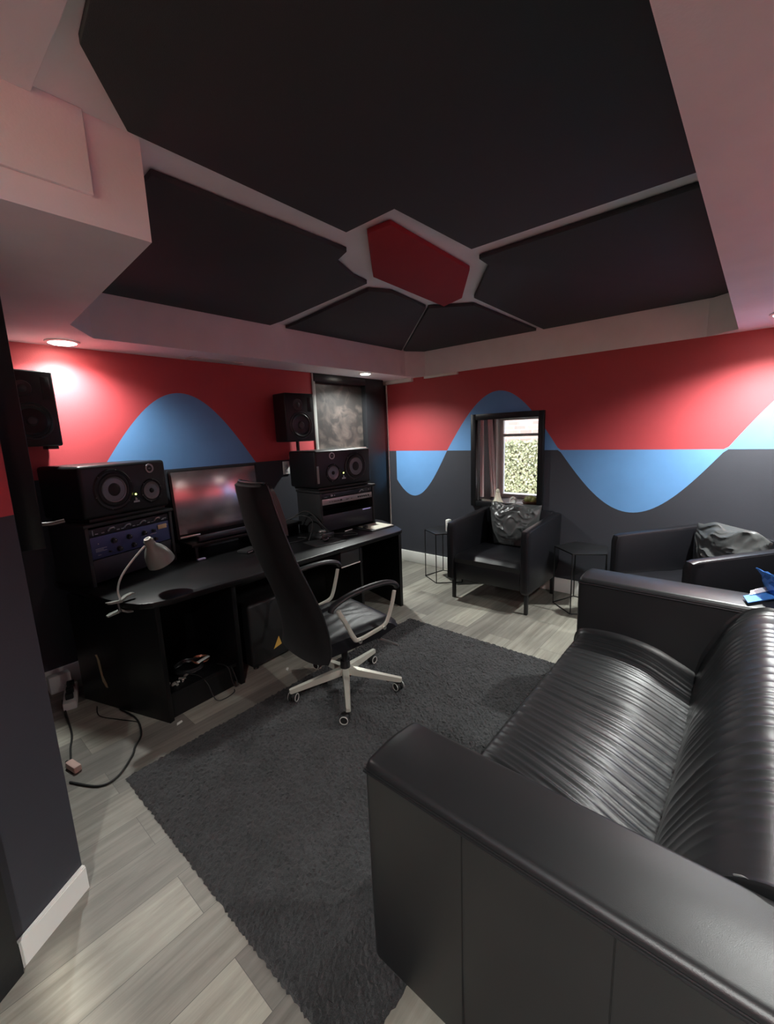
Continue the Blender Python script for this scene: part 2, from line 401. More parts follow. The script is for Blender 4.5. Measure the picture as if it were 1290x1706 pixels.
# white boards over the corner
struct(MB().b2((4.08, 3.10, 2.165), (XB - .001, 3.53, ZS), .003).build('trim_3', M['trimwhite']))
struct(MB().b2((4.09, 2.50, 2.178), (XB - .001, 2.93, ZS), .003).build('trim_4', M['trimwhite']))
struct(MB().b2((4.104, 3.498, 0.0), (XB - .001, 3.518, 2.165), .003).build('trim_5', M['trimwhite']))
struct(MB().b2((2.885, YA - .012, 1.452), (2.925, YA - .001, ZS - .002), .003).build('trim_6', mat('grey_jamb', (0.33, 0.34, 0.32), 0.5)))
# black boarded opening with scuffed dark panel in the corner
d = MB(); d.b2((2.93, YA2 - .05, 1.40), (3.66, YA2 - .03, 2.13))
root = MB().b2((3.65, YA - .015, 0), (3.96, YA2 - .002, ZS - .002), .006).b2((2.905, YA - .02, 2.125), (3.65, YA2 - .002, ZS - .002), .006).b2((2.905, YA2 - .03, 0), (3.65, YA2 - .002, 1.43), .004).b2((3.965, YA2 - .04, 0), (4.09, YA2 - .002, 2.16), .004).build('door_1', M['blackframe']); struct(root)
struct(d.build('door_panel', M['smoky'], root, smooth=False))
struct(MB().b2((2.91, YA - .035, 1.438), (3.60, YA2 - .05, 1.448), .002).build('door_ledge', M['silver'], root))
# baseboards
struct(MB().b2((XB - .016, Y0 + .02, 0), (XB, 3.49, .14), .004).build('baseboard_right', M['trimwhite']))
struct(MB().b2((X0, YA - .014, 0), (2.9, YA, .13), .004).build('baseboard_left', M['trimwhite']))

# diagonal partition at the entry: from (.246,1.713) back to (-.6,1.197)
pA = Vector((.246, 1.713, 0)); pB = Vector((.034, 1.583, 0)); dv = (pA - pB).normalized(); nv = Vector((-dv.y, dv.x, 0))
def slab(mb, a, b, th, z0, z1):   # thickness to the far side
    P = [a, b, b + nv * th, a + nv * th]
    mb.prism([(p.x, p.y) for p in P], z0, z1); return mb
mb = MB(); a_, b_ = pA + nv * .015, pB - dv * 1.2 + nv * .015
mb.mi = 2; slab(mb, a_, b_, .09, 0, ZM + .002); mb.mi = 0; slab(mb, a_, b_, .09, ZM + .002, 1.84); mb.mi = 3; slab(mb, a_, b_, .09, 1.84, ZS)
struct(mb.build('wall_entry', W, smooth=False))
mb = MB(); slab(mb, pA, pB + dv * .004, .0149, 0, .088); struct(mb.build('baseboard_entry', M['trimwhite'], smooth=False))
mb = MB(); slab(mb, pA + nv * .003, pB + dv * .004, .0118, .088, .094); struct(mb.build('baseboard_entry_lip', M['trimwhite'], smooth=False))
mb = MB(); slab(mb, pB - dv * .006 - nv * .012, pB - dv * 1.1 - nv * .012, .026, 0, ZS - .001); struct(mb.build('trim_7', M['blackframe'], smooth=False))

# ------------------------------------------------------------------ window
wf = MB()
wf.b2((XB - .03, 1.560, .785), (XB + .02, 1.617, 1.750), .004); wf.b2((XB - .03, 2.283, .785), (XB + .02, 2.340, 1.750), .004)
wf.b2((XB - .03, 1.617, 1.690), (XB + .02, 2.283, 1.750), .004); wf.b2((XB - .03, 1.617, .785), (XB + .02, 2.283, .838), .004)
win = wf.build('window_1', M['blackframe']); struct(win)
D = 0.57; XG = XB + D
rv = MB(); rv.b2((XB + .001, 1.55, .80), (XG, 1.60, 1.74)); rv.b2((XB + .001, 2.30, .80), (XG, 2.35, 1.74)); rv.b2((XB + .001, 1.55, 1.715), (XG, 2.35, 1.76)); struct(rv.build('window_reveal', M['revealgrey'], win, smooth=False))
struct(MB().b2((XB + .001, 1.56, .78), (XG, 2.34, .812), .003).build('window_sill', mat('pale_grey_sill', (0.33, 0.36, 0.42), 0.5), win))
sf = MB()
sf.b2((XG - .05, 2.235, .812), (XG, 2.30, 1.715)); sf.b2((XG - .05, 1.60, .812), (XG, 1.64, 1.715)); sf.b2((XG - .05, 1.64, .812), (XG, 2.235, .85)); sf.b2((XG - .05, 1.64, 1.685), (XG, 2.235, 1.715)); sf.b2((XG - .045, 1.64, 1.505), (XG - .005, 2.235, 1.535))
sf.b2((XG - .14, 2.272, .812), (XG - .05, 2.30, 1.715))
struct(sf.build('window_sash', M['trimwhite'], win))
struct(MB().b2((XG - .03, 1.64, .85), (XG - .025, 2.235, 1.505)).b2((XG - .03, 1.64, 1.535), (XG - .025, 2.235, 1.685)).build('window_pane', M['glass'], win, smooth=False))
def drape(name, y0, y1, x, z0, z1, label, skew=0):
    rings = []; n = 26
    for k in range(11):
        z = z1 + (z0 - z1) * k / 10; s = skew * k / 10
        pts = []
        for i in range(n):
            t = i / (n - 1); pts.append((x + .010 * math.sin(t * 15 + k * .12), y0 + (y1 - y0) * t - s, z))
        pts += [(p[0] + .004, p[1], p[2]) for p in reversed(pts)]
        rings.append(pts)
    o = MB().ring(rings).build(name, M['curtain']); return tag(o, label, 'curtain')
drape('curtain', 2.245, 2.285, 4.20, .87, 1.70, 'narrow dusty pink curtain strip hanging closest to the left window jamb')
drape('curtain', 2.165, 2.225, 4.24, .87, 1.70, 'pair of pink curtain folds slanting down inside the window recess', skew=.05)

# outside
o = MB().b2((7.6, -1.5, -1.2), (7.8, 8.0, 5.0)).build('garden_wall', M['brick'], smooth=False); tag(o, 'sunlit brick garden wall seen through the window behind the ivy', 'wall')
mb = MB()
for i in range(15000):
    y = random.uniform(1.6, 5.6); z = random.uniform(.38, 1.38) if i % 12 else random.uniform(-.9, .38) + (0.05 * math.sin(y * 5)); x = 7.55 - random.random() * .12
    s = random.uniform(.016, .034); a = random.uniform(0, 6.3); tl = random.uniform(-.7, .7)
    c, sn = math.cos(a) * s, math.sin(a) * s
    mb.quad((x, y + c, z + sn), (x - tl * s, y - sn * .7, z + c * .7), (x + .2 * s, y - c, z - sn), (x + tl * s, y + sn * .7, z - c * .7))
tag(mb.build('ivy', M['leaf'], smooth=False, keep=True), 'mass of pale green ivy leaves covering the brick wall outside', 'ivy', kind='stuff')
o = MB().b2((XG + .02, -2, -1.3), (9, 9, -.9)).build('yard_ground', M['ground'], smooth=False); struct(o)
o = MB().b2((6.9, -.5, -.9), (7.4, 7.5, .45), .01).build('garden_ledge', M['ground'], smooth=False); tag(o, 'low bright white ledge outside below the ivy', 'ledge')

# sill objects
t = thing('figurine', 'cream ceramic figurine with flared skirt standing on the window sill', 'figurine', (4.19, 2.07, .812))
MB().lathe([(.0, 0), (.056, 0), (.058, .012), (.040, .045), (.026, .085), (.022, .115), (.0, .12)], n=24).build('skirt', M['ceramic'], t)
MB().sph((0, 0, .132), .021, (1, 1, 1.25)).build('head', M['ceramic'], t)
t = thing('shell_dish', 'small white round scalloped disc leaning on the window sill beside the figurine', 'ornament', (4.20, 1.905, .812))
mb = MB(); ax = Vector((-1, 0, .25)).normalized()
mb.lathe([(.0, -.008), (.036, -.008), (.041, 0), (.036, .008), (.024, .004), (.0, .003)], (0, 0, .043), ax, 24); mb.build('disc', M['whitep'], t)
mb = MB()
for k in range(8):
    a = k * PI / 4; mb.sph((-.006, .027 * math.cos(a), .043 + .027 * math.sin(a)), .008)
mb.build('petals', M['whitep'], t)
o = MB().lathe([(0, 0), (.05, 0), (.075, .018), (.09, .05), (.083, .05), (.066, .02), (0, .012)], n=28).build('bowl', M['clay'], loc=(4.22, 1.72, .812)); tag(o, 'brown clay bowl on the window sill holding a green gourd', 'bowl')
mb = MB()
for k in range(3): mb.sph((0, -.035 + .03 * k, .0 + .008 * (k % 2)), .042, (.9, 1, .85))
tag(mb.build('gourd', M['green'], loc=(4.22, 1.725, .873)), 'lumpy olive green gourd lying in the brown bowl', 'gourd')
mb = MB()
for k in range(4): mb.box((.02 * k, -.02 + .035 * k, .004 + .006 * k), (.09, .11, .004), (0.05 * k, .04, .4 * k))
tag(mb.build('paper_scraps', M['whitep'], loc=(4.20, 2.19, .815)), 'crumpled white papers at the left end of the window sill', 'papers')

# ------------------------------------------------------------------ ceiling panels and lights
ZP = 2.470
def apanel(poly, label, m=M['panel'], z0=ZP):
    cx = sum(p[0] for p in poly) / len(poly); cy = sum(p[1] for p in poly) / len(poly)
    o = MB().prism([(x - cx, y - cy) for x, y in poly], z0 - ZP, ZC - ZP - .004, bev=.004).build('acoustic_panel', m, loc=(cx, cy, ZP)); return tag(o, label, 'acoustic panel', 'hexagon pattern of ceiling acoustic panels')
K = 1.0
def kk(pts): return [(x * K, y * K) for x, y in pts]
apanel(kk([(.43, .195), (.423, 1.114), (.439, 1.247), (.614, 1.475), (1.507, 1.486), (1.503, 1.204), (2.077, 1.180), (2.085, .195)]), 'largest black ceiling panel with chamfered corner, nearest overhead')
apanel(kk([(2.215, .195), (2.215, 1.214), (2.34, 1.22), (2.80, 1.571), (4.12, 1.600), (4.12, .195)]), 'black ceiling panel on the right between the red hexagon and the window wall')
apanel(kk([(.745, 1.646), (1.652, 1.631), (1.70, 1.76), (1.928, 1.856), (2.057, 1.873), (2.185, 2.895), (2.19, 3.058), (.96, 3.058), (.785, 2.80)]), 'black ceiling panel beside the white box beam on the left')
apanel(kk([(2.16, 1.96), (2.30, 1.885), (2.74, 1.93), (3.87, 3.058), (2.335, 3.058), (2.32, 2.896)]), 'small black ceiling panel over the right speaker, left half of the far pair')
apanel(kk([(2.765, 1.925), (2.96, 1.66), (4.12, 1.665), (4.12, 3.058), (3.905, 3.058)]), 'small black ceiling panel in the far corner, right half of the far pair')
apanel(kk([(1.583, 1.429), (1.591, 1.301), (2.317, 1.327), (2.737, 1.628), (2.812, 1.822), (2.002, 1.774)]), 'elongated dark red hexagonal panel in the middle of the ceiling pattern', M['redpanel'])

def downlight(x, y, label, power=30, r=.072):
    t = thing('ceiling_downlight', label, 'downlight', (x, y, ZS), 0, 'recessed ceiling downlights')
    MB().lathe([(r, -.001), (r + .018, -.002), (r + .018, -.008), (r, -.012), (r, -.001)], n=32).build('trim_ring', M['trimwhite'], t)
    MB().lathe([(0, -.004), (r, -.004), (r, -.010), (r * .8, -.017), (0, -.020)], n=28).build('lens', M['lens'], t)
    L = bpy.data.lights.new('downlight_beam', 'SPOT'); L.spot_size = math.radians(150); L.spot_blend = .85; L.shadow_soft_size = .035; L.energy = power * 9; L.color = (.96, 1.0, .965)
    lo = bpy.data.objects.new('downlight_beam', L); C.objects.link(lo); lo.location = (x, y, ZS - .026); return t
downlight(.822, 3.255, 'bright round downlight in the soffit above the left wall speaker', 7.5)
downlight(3.36, 3.137, 'bright round downlight in the soffit above the right studio monitor', 13, .050)
for x, y, p in ((3.62, -.06, 24), (1.75, -.35, 9), (-.78, -.28, 21), (-.3, .9, 0)):
    if p: downlight(x, y, {3.62: 'round downlight near the window wall above the armchair', 1.75: 'round downlight above the back of the leather sofa', -.78: 'round downlight over the entry behind the camera'}[x], p)

t = thing('air_vent', 'pale slim louvred air vent in the soffit above the left wall', 'vent', (1.84, 3.33, ZS))
mb = MB(); mb.b2((-.22, -.045, -.008), (.22, -.035, 0)); mb.b2((-.22, .035, -.008), (.22, .045, 0)); mb.b2((-.22, -.035, -.008), (-.21, .035, 0)); mb.b2((.21, -.035, -.008), (.22, .035, 0)); mb.build('vent_frame', M['vent'], t)
mb = MB()
for k in range(7): mb.box((0, -.028 + k * .0095, -.003), (.42, .002, .008), (-.5, 0, 0))
mb.build('louvres', M['vent'], t)

# ------------------------------------------------------------------ rug
def rug():
    x0, x1, y0, y1 = .518, 2.755, .64, 2.175; st = .0095
    nx, ny = int((x1 - x0) / st), int((y1 - y0) / st)
    V = []; F = []; R = random.Random(3)
    for j in range(ny + 1):
        for i in range(nx + 1):
            e = (i in (0, nx)) or (j in (0, ny))
            j1, j2 = (R.uniform(-.004, .004), R.uniform(-.004, .004))
            V.append((x0 + (x1 - x0) * i / nx + j1, y0 + (y1 - y0) * j / ny + j2, 0.002 if e else .012 + R.uniform(-.0035, .006)))
    for j in range(ny):
        for i in range(nx):
            a = j * (nx + 1) + i; F.append((a, a + 1, a + nx + 2, a + nx + 1))
    me = bpy.data.meshes.new('rug'); me.from_pydata([(v[0] - 1.63, v[1] - 1.4, v[2]) for v in V], [], F); me.materials.append(M['rug'])
    o = bpy.data.objects.new('rug', me); C.objects.link(o); o.location = (1.63, 1.4, 0)
    tag(o, 'large charcoal shag rug on the floor in front of the sofa', 'rug')
rug()

# ------------------------------------------------------------------ sofa
def hsh(i): 
    v = math.sin(i * 127.1 + 11.7) * 43758.5453; return v - math.floor(v)
def vn(x):
    i = math.floor(x); f = x - i; f = f * f * (3 - 2 * f); return hsh(i) * (1 - f) + hsh(i + 1) * f
def vn2(x, y):
    i, j = math.floor(x), math.floor(y); f, g = x - i, y - j; f = f * f * (3 - 2 * f); g = g * g * (3 - 2 * g)
    h = lambda a, b: hsh(a + b * 57.31)
    return (h(i, j) * (1 - f) + h(i + 1, j) * f) * (1 - g) + (h(i, j + 1) * (1 - f) + h(i + 1, j + 1) * f) * g
def swept_cushion(prof, x0, x1, nx, wr, name, parent, m, crown=.03, closed_drop=.06, np_=70):
    """profile (y,z) swept along x, wrinkles as real relief along the normal"""
    P = spline([Vector((0, a, b)) for a, b in prof], 12)
    # resample
    Ls = [0]
    for a, b in zip(P[:-1], P[1:]): Ls.append(Ls[-1] + (b - a).length)
    Q = []; k = 0
    for i in range(np_ + 1):
        s = Ls[-1] * i / np_
        while k < len(Ls) - 2 and Ls[k + 1] < s: k += 1
        f = (s - Ls[k]) / max(1e-9, Ls[k + 1] - Ls[k]); Q.append(P[k].lerp(P[k + 1], f))
    N = []
    for i in range(np_ + 1):
        t = (Q[min(i + 1, np_)] - Q[max(i - 1, 0)]).normalized(); n = Vector((0, -t.z, t.y)); N.append(n)
    V = []; F = []
    for j in range(nx + 1):
        u = j / nx; x = x0 + (x1 - x0) * u; ed = min(u, 1 - u) * (x1 - x0)
        e = 1 - max(0, 1 - ed / .03) ** 2
        cr = crown * math.sin(PI * min(1, max(0, u))) ** .5
        for i in range(np_ + 1):
            s = i / np_; h = wr(x, s) * e - (1 - e) * .012 + cr * math.sin(PI * min(1, s * 1.05)) ** 1
            p = Q[i] + N[i] * h; V.append((x, p.y, p.z))
    for j in range(nx):
        for i in range(np_):
            a = j * (np_ + 1) + i; F.append((a, a + 1, a + np_ + 2, a + np_ + 1))
    F.append(tuple(range(np_, -1, -1))); F.append(tuple(range(nx * (np_ + 1), (nx + 1) * (np_ + 1))))
    me = bpy.data.meshes.new(name); me.from_pydata(V, [], F); me.materials.append(m)
    me.polygons.foreach_set('use_smooth', [True] * len(me.polygons)); me.set_sharp_from_angle(angle=math.radians(60))
    bm = bmesh.new(); bm.from_mesh(me); bmesh.ops.recalc_face_normals(bm, faces=bm.faces[:]); bm.to_mesh(me); bm.free()
    o = bpy.data.objects.new(name, me); C.objects.link(o); o.parent = parent; return o

SX0, SXI, SXJ, SX1, SYF, SYB, SZ = .718, .945, 2.545, 2.785, .745, -.30, .715
sofa = thing('sofa', 'large black leather sofa with boxy arms and wrinkled seat', 'sofa', (0, 0, 0))
def arm(x0, x1, nm):
    # slightly pillowed top, rounded edges
    rings = []
    mb = MB(); ys = frange(SYB, SYF, .05); n = len(ys)
    sec = []
    def section(y, inset=0.0):
        xa, xb = x0 + inset, x1 - inset; zt = SZ - inset; zb = .065 + inset * .3; r = .022; pts = []
        pts.append((xa + .004, y, zb)); pts.append((xa, y, .30)); pts.append((xa, y, zt - r * 1.3))
        for k in range(1, 6):
            a = PI - k * (PI / 2) / 6; pts.append((xa + r + r * math.cos(a), y, zt - r + r * math.sin(a)))
        for k in range(0, 9):
            u = k / 8; pts.append((xa + r + (xb - xa - 2 * r) * u, y, zt + .008 * math.sin(PI * u)))
        for k in range(1, 6):
            a = PI / 2 - k * (PI / 2) / 6; pts.append((xb - r + r * math.cos(a), y, zt - r + r * math.sin(a)))
        pts.append((xb, y, zt - r * 1.3)); pts.append((xb, y, .30)); pts.append((xb - .004, y, zb))
        return pts
    rings.append(section(SYB, .012)); rings.append(section(SYB + .012, .0))
    for y in ys[1:-1]: rings.append(section(y))
    rings += [section(SYF - .022, 0), section(SYF - .012, .003), section(SYF - .004, .009), section(SYF, .018)]
    mb.ring(rings); a = mb.build('arm', M['leather'], sofa)
    # piping along the outer and inner top edges
    out = MB()
    for xx in ((x0 - .0005), (x1 + .0005)):
        out.tube([(xx, y, SZ - .030) for y in frange(SYB + .01, SYF - .004, .1)], .0035, 8)
        out.tube([(xx, y, SZ - .020) for y in frange(SYB + .01, SYF - .006, .1)], .0018, 6)
    out.tube([(x0, SYF - .004, SZ - .030), ((x0 + x1) / 2, SYF + .0005, SZ - .030), (x1, SYF - .004, SZ - .030)], .003, 8)
    out.build('piping', M['leather'], a)
    s_ = MB(); xo = x0 - .0008 if x0 < 1 else x1 + .0008
    for yy in (.437, .12): s_.tube([(xo, yy, z) for z in (.07, .3, .5, SZ - .032)], .0016, 6)
    s_.build('seam', M['rubber'], a)
    return a
arm(SX0, SXI, 'near'); arm(SXJ, SX1, 'far')
MB().b2((SXI - .01, SYB + .05, .07), (SXJ + .01, SYF - .035, .24), .015).build('seat_base', M['leather'], sofa)
MB().b2((SXI - .01, SYB, .07), (SXJ + .01, SYB + .10, .66), .02).build('back_frame', M['leather'], sofa)
for lx in (SX0 + .08, SX1 - .08):
    for ly in (SYF - .16, SYB + .1): MB().cyl((lx, ly, .0), (lx, ly, .07), .022, .026).build('foot', M['plastic'], sofa)
def wr_seat(x, s):
    # long front-to-back creases, stronger towards the middle of the cushion and fading out
    xs = x + .10 * (s - .5) + .02 * math.sin(s * 5 + x * 3)
    amp = .15 + 1.2 * vn2(x * 2.6, s * 2.2 + 4)
    far = 1.0 if x > 1.2 else max(.05, (x - .95) / .25)
    w = abs(math.sin(PI * (xs * 21 + 1.5 * vn(xs * 9)))) ** .8
    w2 = abs(math.sin(PI * (xs * 33 + 2.0 * vn(xs * 6 + 9) + s * .8)))
    env = min(1, max(0, (s - .14) / .2)) * min(1, max(0, (1.0 - s) / .10))
    soft = .012 * (vn2(x * 3.1, s * 4) - .5)
    return (w * .0060 + w2 * .0030) * amp * env * far * (1 if x < 2.35 else max(0, (2.54 - x) / .19)) + soft
def wr_back(x, s):
    xs = x + .05 * math.sin(s * 4 + 1) + .06 * s
    amp = .3 + 1.1 * vn2(x * 2.1 + 7, s * 3)
    env = math.sin(PI * min(1, max(0, s))) ** .8
    w = abs(math.sin(PI * (xs * 19 + 1.8 * vn(xs * 8 + 3)))) ** .8
    return w * .0065 * amp * env * (1 if x > 1.35 else max(.1, (x - 1.0) / .35)) + .012 * (vn2(x * 2.5 + 3, s * 4) - .5)
swept_cushion([(.728, .20), (.742, .30), (.728, .375), (.67, .405), (.543, .415), (.434, .408), (.33, .386), (.238, .346), (.15, .30), (.10, .26)], SXI + .002, SXJ - .002, 420, wr_seat, 'seat_cushion', sofa, M['leather'])
swept_cushion([(.165, .24), (.145, .31), (.126, .41), (.094, .50), (.048, .605), (.002, .668), (-.055, .708), (-.113, .720), (-.18, .70), (-.23, .64), (-.25, .5), (-.25, .35)], SXI + .002, SXJ - .002, 380, wr_back, 'back_cushion', sofa, M['leather'], crown=.02)
mb = MB(); zp = [(SXI + .004 + .003 * math.sin(k * .9), -.030 - k * .016, .690 - .0006 * k * k + .004 * math.sin(k * 1.7)) for k in range(12)]
mb.tube(zp, .0032, 8, smooth=4); mb.tube([(p[0] + .008, p[1] - .003, p[2] + .016) for p in zp], .0022, 6, smooth=4)
mb.build('zip_edge', M['stitch'], sofa)

# snack bag on the far arm
t = thing('snack_bag', 'crumpled blue and white foil packet on the far sofa arm', 'packet', (2.67, -.10, SZ + .008))
def foil(cx, cy, w, h, yaw, lean, seed):
    R = random.Random(seed); rings = []
    for k in range(8):
        v = k / 7; z = h * v; th = .022 * math.sin(PI * min(1, v * .93 + .04)) + .001; pts = []
        for i in range(20):
            a = 2 * PI * i / 20; r1 = w / 2 * (1 + .08 * R.uniform(-1, 1)) * (1.0 - .12 * math.sin(PI * v)); pts.append((math.cos(a) * r1, math.sin(a) * th + .008 * R.uniform(-1, 1) + lean * v * v, z + .006 * R.uniform(-1, 1)))
        rings.append(pts)
    return MB().ring(rings).xf(Matrix.Translation((cx, cy, .002)) @ Matrix.Rotation(yaw, 4, 'Z'))
foil(0.05, -.02, .15, .13, .5, .05, 4).build('packet_body', M['bagblue'], t, smooth=False)
MB().prism([(-.10, .10), (-.035, .12), (.07, .02), (.02, -.02)], 0, .004).xf(Matrix.Rotation(-.15, 4, 'Y')).xf(Matrix.Translation((0, -.02, .018))).build('torn_flap', M['bagblue'], t)
MB().prism([(-.03, .09), (.01, .09), (.085, .02), (.06, 0)], 0.004, .008).xf(Matrix.Rotation(-.25, 4, 'Y')).xf(Matrix.Translation((.01, -.015, .022))).build('white_corner', M['bagwhite'], t)

# ------------------------------------------------------------------ armchairs (local: front faces -x, left side +y)
def make_armchair(label, loc, rz):
    t = thing('armchair', label, 'armchair', loc, rz, 'black leather armchairs')
    wd, dp = .80, .70; hw = wd / 2
    for sg in (1, -1):
        y0, y1 = sorted((sg * hw, sg * (hw - .075)))
        prof = [(-.02, .215), (.0, .19), (.62, .19), (dp + .02, .30), (dp + .06, .78), (dp + .02, .792), (.03, .752), (-.005, .742), (-.018, .70)]
        rings = []
        n = 5
        for k, (yy, ins) in enumerate([(y0, .016), (y0 + .006, .005), (y0 + .018, 0), (y1 - .018, 0), (y1 - .006, .005), (y1, .016)]):
            cx, cz = dp / 2, .47
            rings.append([(x + (ins if x < cx else -ins), yy, z + (ins if z < cz else -ins)) for x, z in prof])
        a = MB().ring(rings).build('arm', M['leather2'], t)
        mb = MB()
        yy = sg * (hw - .02) ; mb.tube([(x - .001, sg * (hw + .0005), z) for x, z in [(-.004, .735), (.03, .741), (dp, .777)]], .002, 6)
        mb.build('seam', M['leather2'], a)
    # back shell
    MB().box((dp + .01, 0, .52), (.09, wd - .14, .56), (0, .09, 0), .02).build('backrest', M['leather2'], t)
    MB().b2((.0, -hw + .075, .21), (dp - .04, hw - .075, .38), .02).build('seat_frame', M['leather2'], t)
    # seat cushion with soft top
    rings = []; 
    for j in range(25):
        v = j / 24; y = -hw + .077 + (wd - .154) * v; pts = []
        e = .012 * max(0, 1 - min(v, 1 - v) / .08) ** 2
        for i in range(22):
            u = i / 21; x = -.006 + (dp - .06) * u; z = .452 + .012 * math.sin(PI * u) * math.sin(PI * v) - .035 * (max(0, 1 - u / .09)) ** 2 + .006 * (vn2(u * 6, v * 7) - .5) - e
            pts.append((x, y, z))
        pts += [(dp - .06, y, .37), (-.0, y, .37)]; rings.append(pts)
    MB().ring(rings).build('seat_cushion', M['leather2'], t)
    for x, y, ex in ((.05, hw - .04, 0), (.05, -hw + .04, 0), (dp - .06, hw - .04, .03), (dp - .06, -hw + .04, .03)):
        MB().box((x + ex / 2, y, .1), (.03, .03, .2), (0, -ex * 3, 0), .003).build('leg', M['blackmetal'], t)
    return t
ac = make_armchair('black leather armchair under the small window, metal legs on bare floor', (3.365, 1.775, 0), 0)
f2 = Vector((-.72, .69)); yaw2 = math.atan2(-f2.y, -f2.x)
ac2 = dup(ac, (3.365, .530, 0), yaw2, 'black leather armchair turned beside the sofa, right of the window chair')

def back_pillow(label, loc, rz, w=.52, h=.40, seed=2, th=.075):
    rings = []; n = 60
    for j in range(57):
        v = j / 56; pts = []
        hw_ = w / 2 * (1 - .05 * math.sin(PI * v)) * (.74 + .26 * min(1, v * 1.5))
        for i in range(n * 2):
            fr = i < n; u = (i if fr else 2 * n - 1 - i) / (n - 1); y = (u - .5) * 2 * hw_
            bul = th * (math.sin(PI * u) ** .55) * (math.sin(PI * min(1, max(0, v))) ** .5)
            wx = u * 5 + seed + 1.5 * vn2(u * 3 + seed, v * 4 + 2); wy = v * 4 + 1.2 * vn2(u * 4, v * 3 + seed)
            cr = (.026 * (1 - abs(2 * vn2(wx, wy) - 1)) ** 2 + .014 * (1 - abs(2 * vn2(wx * 2.1 + 4, wy * 2.3) - 1)) ** 2 + .006 * (vn2(wx * 5, wy * 5) - .5)) * math.sin(PI * u) ** .4 * (.35 + .65 * v)
            x = (-bul - cr) if fr else bul * .35
            sag = .018 * math.sin(u * 13 + seed) * v * v + .02 * (vn(u * 7 + seed) - .5) * v
            pts.append((x, y, h * v + sag))
        rings.append(pts)
    mb = MB().ring(rings).xf(Matrix.Rotation(.20, 4, 'Y'))
    o = mb.build('back_cushion', M['cushion'], loc=loc, rot=(0, 0, rz)); return tag(o, label, 'cushion', 'loose grey armchair cushions')
back_pillow('creased grey leather cushion leaning in the armchair below the window', (3.365 + .53, 1.775, .458), 0)
ca, sa = math.cos(yaw2), math.sin(yaw2)
back_pillow('creased grey leather cushion leaning in the armchair beside the sofa', (3.365 + .55 * ca, .530 + .55 * sa, .458), yaw2, seed=5, w=.60, th=.045, h=.38)

# ------------------------------------------------------------------ wire side tables
def side_table(label, loc, rz, h=.54, r=.235, n=5):
    t = thing('side_table', label, 'side table', loc, rz, 'black wire side tables')
    V = [(r * math.cos(2 * PI * k / n), r * math.sin(2 * PI * k / n)) for k in range(n)]
    MB().prism(V, h - .012, h, .002).build('tabletop', M['blackmetal'], t)
    mb = MB()
    for k in range(n): mb.cyl((*V[k], .005), (*V[(k + 1) % n], .005), .005, n=8)
    mb.build('base_ring', M['blackmetal'], t)
    for k in range(n): MB().cyl((V[k][0] * .985, V[k][1] * .985, .002), (V[k][0] * .985, V[k][1] * .985, h - .006), .005, n=8).build('leg', M['blackmetal'], t)
    return t
st = side_table('black wire side table between the desk and the window armchair', (3.862, 2.515, 0), math.radians(114))
st2 = dup(st, (3.868, 1.10, 0), math.radians(104), 'black wire side table between the two armchairs')
t = thing('power_adapter', 'small white plastic box on the side table behind the window armchair arm', 'adapter', (3.80, 2.44, .541))
MB().b2((-.03, -.02, 0), (.03, .02, .13), .008).build('body', M['whitep'], t); MB().b2((-.02, -.021, .04), (.02, -.0195, .09), .0005).build('port_plate', M['marks'], t)

# ------------------------------------------------------------------ desk
desk = thing('studio_desk', 'wide black studio desk with open bays along the red wall', 'desk', (0, 0, 0))
top = [(.60, 3.28), (.70, 2.68), (.735, 2.56), (.775, 2.47), (.83, 2.425), (.92, 2.40), (1.4, 2.385), (2.2, 2.385), (2.90, 2.37), (2.965, 2.40), (3.05, 2.53), (3.19, 2.83), (3.22, 3.37), (.60, 3.37)]
MB().prism(top, .695, .73, .006).build('desktop', M['blackwood'], desk)
def vpanel(a, b, z0, z1, th, nm, par=desk, m=M['blackwood'], bev=.002):
    a, b = Vector(a), Vector(b); d = (b - a).normalized(); n = Vector((-d.y, d.x)); q = [a, b, b + n * th, a + n * th]
    return MB().prism([(p.x, p.y) for p in q], z0, z1, bev).build(nm, m, par)
vpanel((.60, 3.12), (.835, 2.42), .0, .695, .03, 'side_panel')
vpanel((1.30, 3.2), (1.30, 2.45), .0, .695, .03, 'side_panel')
vpanel((2.47, 3.2), (2.47, 2.46), .0, .695, .03, 'side_panel')
vpanel((3.10, 3.10), (2.925, 2.41), .0, .695, .03, 'side_panel')
MB().prism([(.84, 2.45), (1.30, 2.47), (1.30, 3.1), (.63, 3.1)], .13, .155, .002).build('shelf', M['blackwood'], desk)
MB().prism([(.83, 2.455), (1.27, 2.475), (1.27, 2.50), (.83, 2.48)], .0, .13).build('plinth', M['blackwood'], desk)
MB().b2((.62, 3.12), (3.08, 3.15), .0).build('x', M['blackwood'], desk) if False else None
MB().b2((1.33, 3.14, .30), (2.44, 3.16, .695)).build('modesty_panel', M['blackwood'], desk)
MB().b2((2.47, 2.9, .05), (3.06, 2.92, .695)).build('back_board', M['blackwood'], desk)
MB().b2((.68, 3.06, .13), (1.30, 3.08, .695)).build('back_board', M['blackwood'], desk)
MB().b2((1.36, 3.06, .82), (2.36, 3.38, .845), .004).build('raised_shelf', M['blackwood'], desk)
for x in (1.40, 1.9, 2.33): MB().b2((x, 3.10, .73), (x + .02, 3.36, .82)).build('shelf_support', M['blackwood'], desk)
mb = MB(); mb.prism([(.5705, .16), (.586, .16), (.586, .33), (.5705, .33)], -.004, .0)
